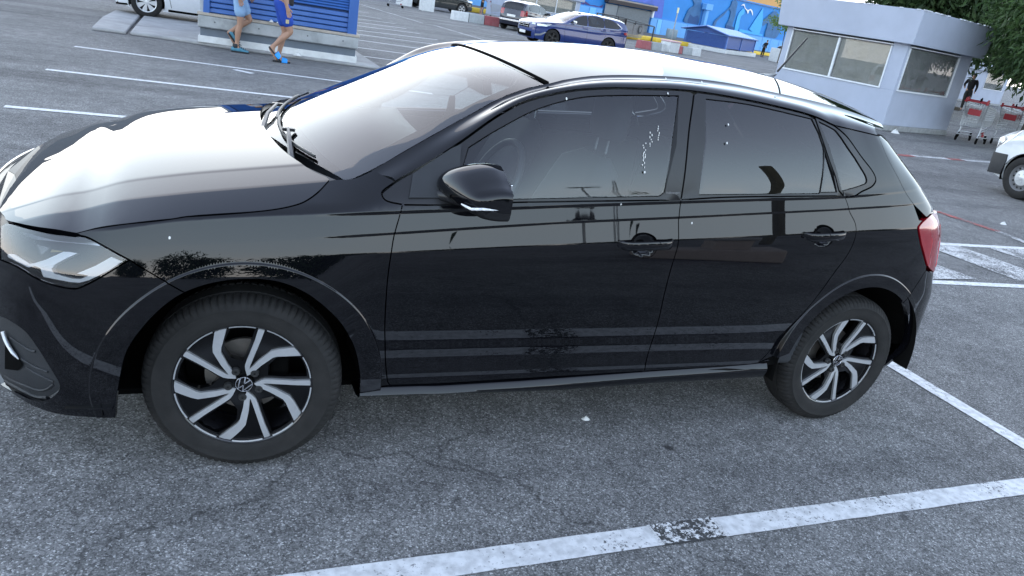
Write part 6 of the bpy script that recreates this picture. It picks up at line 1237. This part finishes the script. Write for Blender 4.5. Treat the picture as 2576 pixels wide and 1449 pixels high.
tt=trolley(); TL=[((18.75,11.0),R(198),'nearest shopping trolley with red handle and red seat flap, right of the kiosk'),((19.75,11.75),R(200),'second shopping trolley, pushed in behind the nearest one'),((20.35,11.15),R(196),'shopping trolley behind the white van nose, third from the kiosk'),((21.5,11.7),R(199),'shopping trolley at the far right end of the row'),((10.9,42.2),R(170),'lone trolley near the white cube at far left'),((20.35,51.0),R(160),'trolley pushed by the far person in black')]
for i,((x,y),a,l_) in enumerate(TL):
    o=tt if i==0 else copy_tree(tt); o.location=(x,y,0); o.rotation_euler=(0,0,a); tag(o,l_,'shopping trolley','shopping trolleys')
o=MB().prism([(-.9,-.35),(.9,-.3),(.9,.35),(-.8,.3)],0,.16).build('stone_kerb',mat('brown_stone',(.10,.085,.07),rough=.9,var=.2,bump=.3),bevel=.04); o.location=(32.6,23.4,0); fix_normals(o); tag(o,'low brown kerb stone behind the person under the tree','kerb stone')
litter(19.1,12.6,.10,'white crumpled cup on the ground left of the trolleys',k=2); litter(15.95,10.95,.13,'small pale rag at the foot of the kiosk corner',k=3); litter(19.6,10.1,.28,'flattened white plastic bag under the nearest trolleys',k=4); litter(1.66,11.06,.075,'white crumpled paper by the white cabin plinth, right of the walkers',.055,k=5); litter(1.22,11.18,.035,'tiny white paper scrap at the cabin plinth behind the blue sandals',.055,k=6)
litter(1.21,11.12,.05,'white scrap lying on the tan sill of the blue cabin, left of its twin',.545,k=8); litter(1.33,11.10,.045,'white scrap on the tan sill beside the blue shorts',.545,k=9)
litter(8.95,2.9,.05,'small white scrap on the asphalt behind the parked black hatchback',k=10); litter(6.2,-.35,.03,'tiny white scrap near the long white line at right',k=11); litter(1.38,-.70,.022,'flattened pale cigarette end on the asphalt in front of the sill',k=12)

# ================================================================ people
skin=mat('tanned_skin',(.36,.205,.135),rough=.55,var=.10,scale=12); denim=mat('pale_denim',srgb(140,172,205),rough=.9,var=.14,scale=10,bump=.3,bscale=60); blues=mat('blue_sports_cloth',srgb(22,66,160),rough=.75,var=.12,scale=9,bump=.25,bscale=40); shirt_b=mat('bright_blue_shirt',srgb(20,84,190),rough=.8,var=.1); shoe_t=mat('teal_shoe',srgb(70,128,150),rough=.6,var=.25,scale=25); shoe_d=mat('dark_shoe',(.012,.016,.02),rough=.6,var=.3); sole_d=mat('dark_sole',(.02,.022,.025),rough=.8); slide=mat('cyan_slide',srgb(20,150,235),rough=.4,var=.06); blackc=mat('black_cloth',(.010,.010,.011),rough=.9,var=.3,bump=.3,bscale=30); olive=mat('dark_trousers',(.022,.022,.020),rough=.9,var=.25); hairm=mat('dark_hair',(.012,.010,.009),rough=.6,var=.3,bump=.5,bscale=90); greyt=mat('grey_tee',(.42,.43,.45),rough=.9,var=.1); brownbag=mat('black_bag',(.022,.020,.019),rough=.6); eyem=mat('eye_white',(.7,.7,.68),rough=.2)
def skinned(name,chains,mt,parent,sub=2,root=0):
    """chains: list of lists of (x,y,z,r); a point given twice (same x,y,z) is one joint"""
    V=[];Ra=[];E=[];ix={}
    for ch in chains:
        pv=None
        for (x,y,z,r) in ch:
            k=(round(x,4),round(y,4),round(z,4))
            if k not in ix: ix[k]=len(V); V.append((x,y,z)); Ra.append(r if hasattr(r,'__len__') else (r,r))
            if pv is not None and pv!=ix[k]: E.append((pv,ix[k]))
            pv=ix[k]
    me=bpy.data.meshes.new(name); me.from_pydata(V,E,[]); o=bpy.data.objects.new(name,me); C.objects.link(o)
    md=o.modifiers.new('skin','SKIN'); md.use_smooth_shade=True
    for i,v in enumerate(me.skin_vertices[0].data): v.radius=Ra[i]; v.use_root=(i==root)
    s=o.modifiers.new('sub','SUBSURF'); s.levels=sub; s.render_levels=sub
    dg=bpy.context.evaluated_depsgraph_get(); dg.update(); m2=bpy.data.meshes.new_from_object(o.evaluated_get(dg)); bpy.data.objects.remove(o); m2.name=name; m2.materials.clear(); m2.materials.append(mt)
    m2.polygons.foreach_set('use_smooth',[True]*len(m2.polygons)); return link(name,m2,parent)
def lerp(a,b,f): return tuple(a[i]+(b[i]-a[i])*f for i in range(3))
def person(label,loc,rz,legs,arms,top_m,bot_m,kind,shoes,H=1.75,lean=.03,short=True,bag=None,group=None,hair=hairm,fine=True):
    p=empty('person',loc,rz,label,'person',group); k=H/1.75
    S_=lambda a:(a[0]*k,a[1]*k,a[2]*k)
    pel=(0,0,.95); sp=(lean*.4,0,1.10); ch=(lean,0,1.30); nk=(lean*1.2,0,1.47); hd=(lean*1.2+.02,0,1.60); tp=(lean*1.2+.015,0,1.70)
    chains=[[(*S_(pel),(.13*k,.10*k)),(*S_(sp),(.13*k,.095*k)),(*S_(ch),(.15*k,.10*k)),(*S_(nk),.055*k),(*S_((hd[0]-.01,0,1.53)),.06*k),(*S_(hd),(.075*k,.092*k)),(*S_(tp),(.06*k,.07*k))]]
    for sgn,(hip,knee,ank) in zip((-1,1),legs):
        h=(hip[0],sgn*.085,hip[1]); kn=(knee[0],sgn*.085,knee[1]); an=(ank[0],sgn*.08,ank[1])
        chains.append([(*S_(pel),(.13*k,.10*k)),(*S_(h),.088*k),(*S_(lerp(h,kn,.5)),.075*k),(*S_(lerp(h,kn,.93)),.056*k),(*S_(kn),.054*k),(*S_(lerp(kn,an,.12)),.049*k),(*S_(lerp((kn[0]-.012,kn[1],kn[2]),(an[0]-.012,an[1],an[2]),.38)),.057*k),(*S_(lerp(kn,an,.75)),.037*k),(*S_(an),.034*k)])
        tx,tz=ank[2],ank[3]; d=Vector((tx-an[0],0,tz-an[2])); 
        chains.append([(*S_(an),.034*k),(*S_((an[0]-.045,an[1],max(.03,an[2]-.035))),.03*k)])
        chains.append([(*S_(an),.034*k),(*S_((an[0]+d.x*.45,an[1],an[2]+d.z*.6)),(.036*k,.028*k)),(*S_((tx-.0,an[1],tz)),(.038*k,.018*k))])
    for sgn,(el,wr) in zip((-1,1),arms):
        sh=(ch[0],sgn*.185,1.42); e=(el[0],sgn*el[1],el[2]); w_=(wr[0],sgn*wr[1],wr[2]); d=(Vector(w_)-Vector(e)).normalized()
        chains.append([(*S_(ch),(.15*k,.10*k)),(*S_(sh),.058*k),(*S_(lerp(sh,e,.5)),.047*k),(*S_(e),.039*k),(*S_(lerp(e,w_,.35)),.040*k),(*S_(w_),.024*k),(*S_(tuple(Vector(w_)+d*.055)),(.020*k,.038*k))])
        if fine:
            pm=Vector(w_)+d*.055; fx=Vector((1,0,0)); fx=(fx-d*fx.dot(d)).normalized(); fy=d.cross(fx)
            for j,(off,ln) in enumerate(((-.030,.070),(-.010,.080),(.011,.075),(.030,.058))):
                a=pm+fx*off*.95; b=a+d*.028; c=b+d*ln*.5+fy*(-sgn)*.012; e2=c+d*ln*.4+fy*(-sgn)*.024
                chains.append([(*S_(tuple(pm)),(.020*k,.038*k)),(*S_(tuple(b)),.0095*k),(*S_(tuple(c)),.0088*k),(*S_(tuple(e2)),.0075*k)])
            th=Vector(w_)+d*.03; chains.append([(*S_(tuple(Vector(w_))),.024*k),(*S_(tuple(th+fx*.030)),.012*k),(*S_(tuple(th+fx*.050+d*.03)),.0105*k),(*S_(tuple(th+fx*.052+d*.055)),.009*k)])
    b=skinned('body',chains,skin,p)
    # face and hair
    hx,hz=hd[0]*k,hd[2]*k
    MB().tube([(hx+.088*k,0,hz+.01),(hx+.108*k,0,hz-.03)],[.009,.014],6).build('nose',skin,b,smooth=60)
    MB().tube([(hx+.088*k,-.024,hz-.062*k),(hx+.094*k,0,hz-.062*k),(hx+.088*k,.024,hz-.062*k)],.006,5).build('mouth',mat('lip',(.30,.12,.10),rough=.5),b)
    for s in (-1,1):
        MB().lathe([(0,.011),(.008,.008),(.011,0),(.008,-.008),(0,-.011)],8,Matrix.Translation((hx+.080*k,s*.032,hz+.018))).build('eye',eyem,b,smooth=60); MB().lathe([(0,.012),(.018,.008),(.026,0),(.016,-.008)],8,Matrix.Translation((hx-.005,s*.080*k,hz-.005))@Matrix.Rotation(R(90*s),4,'X')).build('ear',skin,b,smooth=60)
    V=[[(hx-.012+(.098*math.cos(a)*math.sin(t))*k,.088*math.sin(a)*math.sin(t)*k,hz+.035*k+.105*math.cos(t)*k) for a in np.linspace(0,2*math.pi,17)] for t in np.linspace(.02,1.55,8)]; MB().grid(V).build('hair',hair,b,smooth=180)
    # clothes: a little outside the body
    g=1.16
    tor=[[(*S_((0,0,.90)),(.15*k,.125*k)),(*S_(sp),(.155*k,.12*k)),(*S_((ch[0],0,1.28)),(.165*k,.122*k)),(*S_((ch[0]+.0,0,1.42)),(.12*k,.085*k)),(*S_((nk[0]-.01,0,1.465)),.07*k)]]
    for sgn,(el,wr) in zip((-1,1),arms):
        sh=(ch[0],sgn*.185,1.42); e=(el[0],sgn*el[1],el[2]); w_=(wr[0],sgn*wr[1],wr[2])
        c_=[(*S_((ch[0],0,1.28)),(.165*k,.122*k)),(*S_(sh),.075*k),(*S_(lerp(sh,e,.55)),.068*k)]
        if kind=='long': c_+=[(*S_(e),.055*k),(*S_(lerp(e,w_,.5)),.05*k),(*S_(lerp(e,w_,.92)),.036*k)]
        tor.append(c_)
    skinned('shirt',tor,top_m,p)
    lw_=[]
    for sgn,(hip,knee,ank) in zip((-1,1),legs):
        h=(hip[0],sgn*.085,hip[1]); kn=(knee[0],sgn*.085,knee[1]); an=(ank[0],sgn*.08,ank[1])
        c_=[(*S_((0,0,.97)),(.145*k,.12*k)),(*S_(h),.112*k),(*S_(lerp(h,kn,.45)),.105*k),(*S_(lerp(h,kn,.86)),.092*k)]
        if not short: c_=c_[:3]+[(*S_(kn),.075*k),(*S_(lerp(kn,an,.5)),.068*k),(*S_(lerp(kn,an,.95)),.055*k)]
        lw_.append(c_)
    lw_[0]=[(*S_((0,0,1.03)),(.14*k,.112*k))]+lw_[0]
    skinned('shorts' if short else 'trousers',lw_,bot_m,p,root=1)
    # shoes
    for sgn,(hip,knee,ank) in zip((-1,1),legs):
        a=Vector((ank[0],sgn*.08,ank[1])); t=Vector((ank[2],sgn*.08,ank[3])); fwd=(t-a); base=Vector((ank[0]-.05,sgn*.08,0)) ; ang=ank[4]
        Mx=Matrix.Translation(S_((ank[5],sgn*.08,ank[6])))@Matrix.Rotation(ang,4,'Y')   # local: toe at x=0, heel at x=-.27, sole at z=0
        if shoes=='trainer':
            st=((-.275,.030,.085,.03),(-.265,.036,.095,.02),(-.22,.040,.105,.016),(-.17,.040,.105,.014),(-.12,.042,.088,.012),(-.07,.047,.066,.012),(-.025,.042,.050,.016),(-.004,.026,.040,.022))
            V=[[(x+ (.012 if x<-.25 else 0)*math.cos(q),w_*math.cos(q),max(z0,zt*.5+zt*.52*math.sin(q)) if math.sin(q)<0 else zt*.5+zt*.5*math.sin(q)) for q in np.linspace(0,2*math.pi,17)] for x,w_,zt,z0 in st]
            mb=MB().grid(V); mb.f.append(tuple(range(16))); mb.f.append(tuple(range(7*17,7*17+16))); mb.v=[tuple(Mx@(Vector(v)*k)) for v in mb.v]; sh_=fix_normals(mb.build('shoe',shoe_t,p,smooth=50))
            mb=MB(); V=[[(x-.006 if x<-.2 else x+.004,s_*(w_+.006),z) for s_,z in ((-1,0),(1,0),(1,.028),(-1,.028),(-1,0))] for x,w_,zt,z0 in st]; mb.grid(V); mb.v=[tuple(Mx@(Vector(v)*k)) for v in mb.v]; fix_normals(mb.build('sole',sole_d,sh_))
            mb=MB()
            for i in range(5): x=-.065-.028*i; mb.tube([(x,-.036,.055+.012*i),(x+.006,-.018,.078+.010*i),(x+.006,.018,.078+.010*i),(x,.036,.055+.012*i)],.0045,5)
            mb.tube([(-.18,-.03,.115),(-.15,-.035,.135),(-.12,-.045,.12)],.004,5).tube([(-.18,.03,.115),(-.15,.03,.14),(-.13,.05,.115)],.004,5)
            mb.v=[tuple(Mx@(Vector(v)*k)) for v in mb.v]; tag(mb.build('laces',shoe_d,sh_),kind='stuff')
            mb=MB().lathe([(.045,.075),(.050,.10),(.046,.135),(.040,.14)],14,Matrix.Translation((-.215,0,0))); mb.v=[tuple(Mx@(Vector(v)*k)) for v in mb.v]; mb.build('sock',shoe_d,sh_,smooth=60)
        elif shoes=='slide':
            pts=[(-.265,-.03),(-.275,0),(-.265,.03),(-.2,.038),(-.12,.038),(-.05,.046),(-.01,.035),(.004,0),(-.01,-.035),(-.05,-.046),(-.12,-.038),(-.2,-.038)]
            mb=MB().prism(sm(pts+[pts[0]],3)[:-1],0,.024); mb.v=[tuple(Mx@(Vector(v)*k)) for v in mb.v]; sl_=fix_normals(mb.build('slide',sole_d,p))
            V=[[(x,w_*math.cos(q),.012+hh*math.sin(q)) for q in np.linspace(-.1,math.pi+.1,11)] for x,w_,hh in ((-.135,.047,.078),(-.10,.050,.072),(-.06,.052,.062),(-.045,.050,.055))]
            mb=MB().grid(V); mb.v=[tuple(Mx@(Vector(v)*k)) for v in mb.v]; mb.build('slide_band',slide,sl_,smooth=60)
            for j,(yy,l) in enumerate(((-.026,.0),(-.012,.004),(.002,.0),(.015,-.008),(.027,-.018))): mb=MB().tube([(-.06+l,yy,.035),(-.02+l,yy,.036),(-.006+l,yy,.033)],[.010,.009,.006],6); mb.v=[tuple(Mx@(Vector(v)*k)) for v in mb.v]; mb.build('toe',skin,sl_,smooth=60)
        else:
            st=((-.27,.03,.06),(-.2,.036,.08),(-.1,.04,.06),(-.02,.036,.04),(0,.02,.03)); V=[[(x,w_*math.cos(q),max(0,zt*.5+zt*.5*math.sin(q))) for q in np.linspace(0,2*math.pi,11)] for x,w_,zt in st]
            mb=MB().grid(V); mb.v=[tuple(Mx@(Vector(v)*k)) for v in mb.v]; fix_normals(mb.build('shoe',shoe_d if kind!='pale' else greyt,p,smooth=50))
    return p
# foot tuple: ankle x, ankle z, toe x, toe z, pitch, toe-tip x, toe-tip z
st0=(0.0,.085,.17,.035,0.,.205,.0)
w1=person('walking person in pale denim shorts, dark socks and teal trainers, left of the pair',(.66,11.02,0),R(-4),
    legs=[((.03,.90),(.05,.49),st0),((.0,.90),(.20,.53),(-.115,.300,.005,.075,R(52),.03,.055))],arms=[((-.06,.25,1.13),(.02,.25,.90)),((.02,.25,1.13),(.16,.24,.94))],top_m=greyt,bot_m=denim,kind='short',shoes='trainer',H=1.74)
w2=person('walking person in blue shirt, blue shorts and bright cyan slides, right of the pair',(1.24,10.22,0),R(-4),
    legs=[((.05,.90),(.175,.505),(-.10,.235,.0,.045,R(48),.035,.03)),((.02,.90),(.10,.485),(.01,.085,.17,.035,0.,.205,.0))],arms=[((.02,.24,1.12),(.10,.25,.88)),((-.05,.24,1.13),(-.02,.23,.90))],top_m=shirt_b,bot_m=blues,kind='short',shoes='slide',H=1.74)
MB().box((.115,-.188,.665),(.05,.004,.06)).build('shorts_emblem',mat('gold_emblem',(.5,.42,.25),rough=.6,var=.3,scale=80),w2,bevel=.001)
bag=empty('shoulder_bag',(1.50,10.42,.0),R(-4),'small black bag hanging behind the person in blue','bag'); MB().box((-.08,0,1.02),(.10,.16,.26)).build('pouch',brownbag,bag,bevel=.02); MB().tube([(-.08,-.06,1.14),(-.16,-.12,1.30),(-.24,-.10,1.45)],.012,5).tube([(-.08,.06,1.14),(-.16,.12,1.28),(-.24,.10,1.45)],.012,5).build('strap',brownbag,bag,smooth=60)
lg=[((.0,.90),(.03,.49),(.0,.085,.17,.03,0.,.205,0.)),((.0,.90),(-.04,.48),(-.10,.085,.07,.03,0.,.105,0.))]; ar=[((-.03,.25,1.13),(.06,.24,.90)),((.0,.25,1.13),(.10,.24,.92))]
person('person in black with dark trousers standing under the drooping tree behind the trolleys',(34.3,23.6,0),R(205),lg,[((-.05,.30,1.18),(.12,.22,1.05)),((.0,.26,1.13),(.06,.25,.90))],blackc,olive,'long','plain',1.78,short=False,fine=False)
person('tiny far person in black shorts pushing a trolley by the far kiosk',(19.3,51.3,0),R(-20),lg,[((.10,.24,1.15),(.32,.22,1.02)),((.10,.24,1.15),(.32,.22,1.02))],blackc,blackc,'short','plain',1.72,fine=False)
person('tiny far person in black shirt walking along the yellow kerb blocks',(50.5,68.2,.2),R(60),lg,ar,blackc,olive,'short','plain',1.75,short=False,fine=False)
person('tiny far person bending by the white cube near the parked dark car',(54.5,63.5,0),R(10),lg,ar,blackc,blackc,'long','plain',1.72,lean=.2,short=False,fine=False)
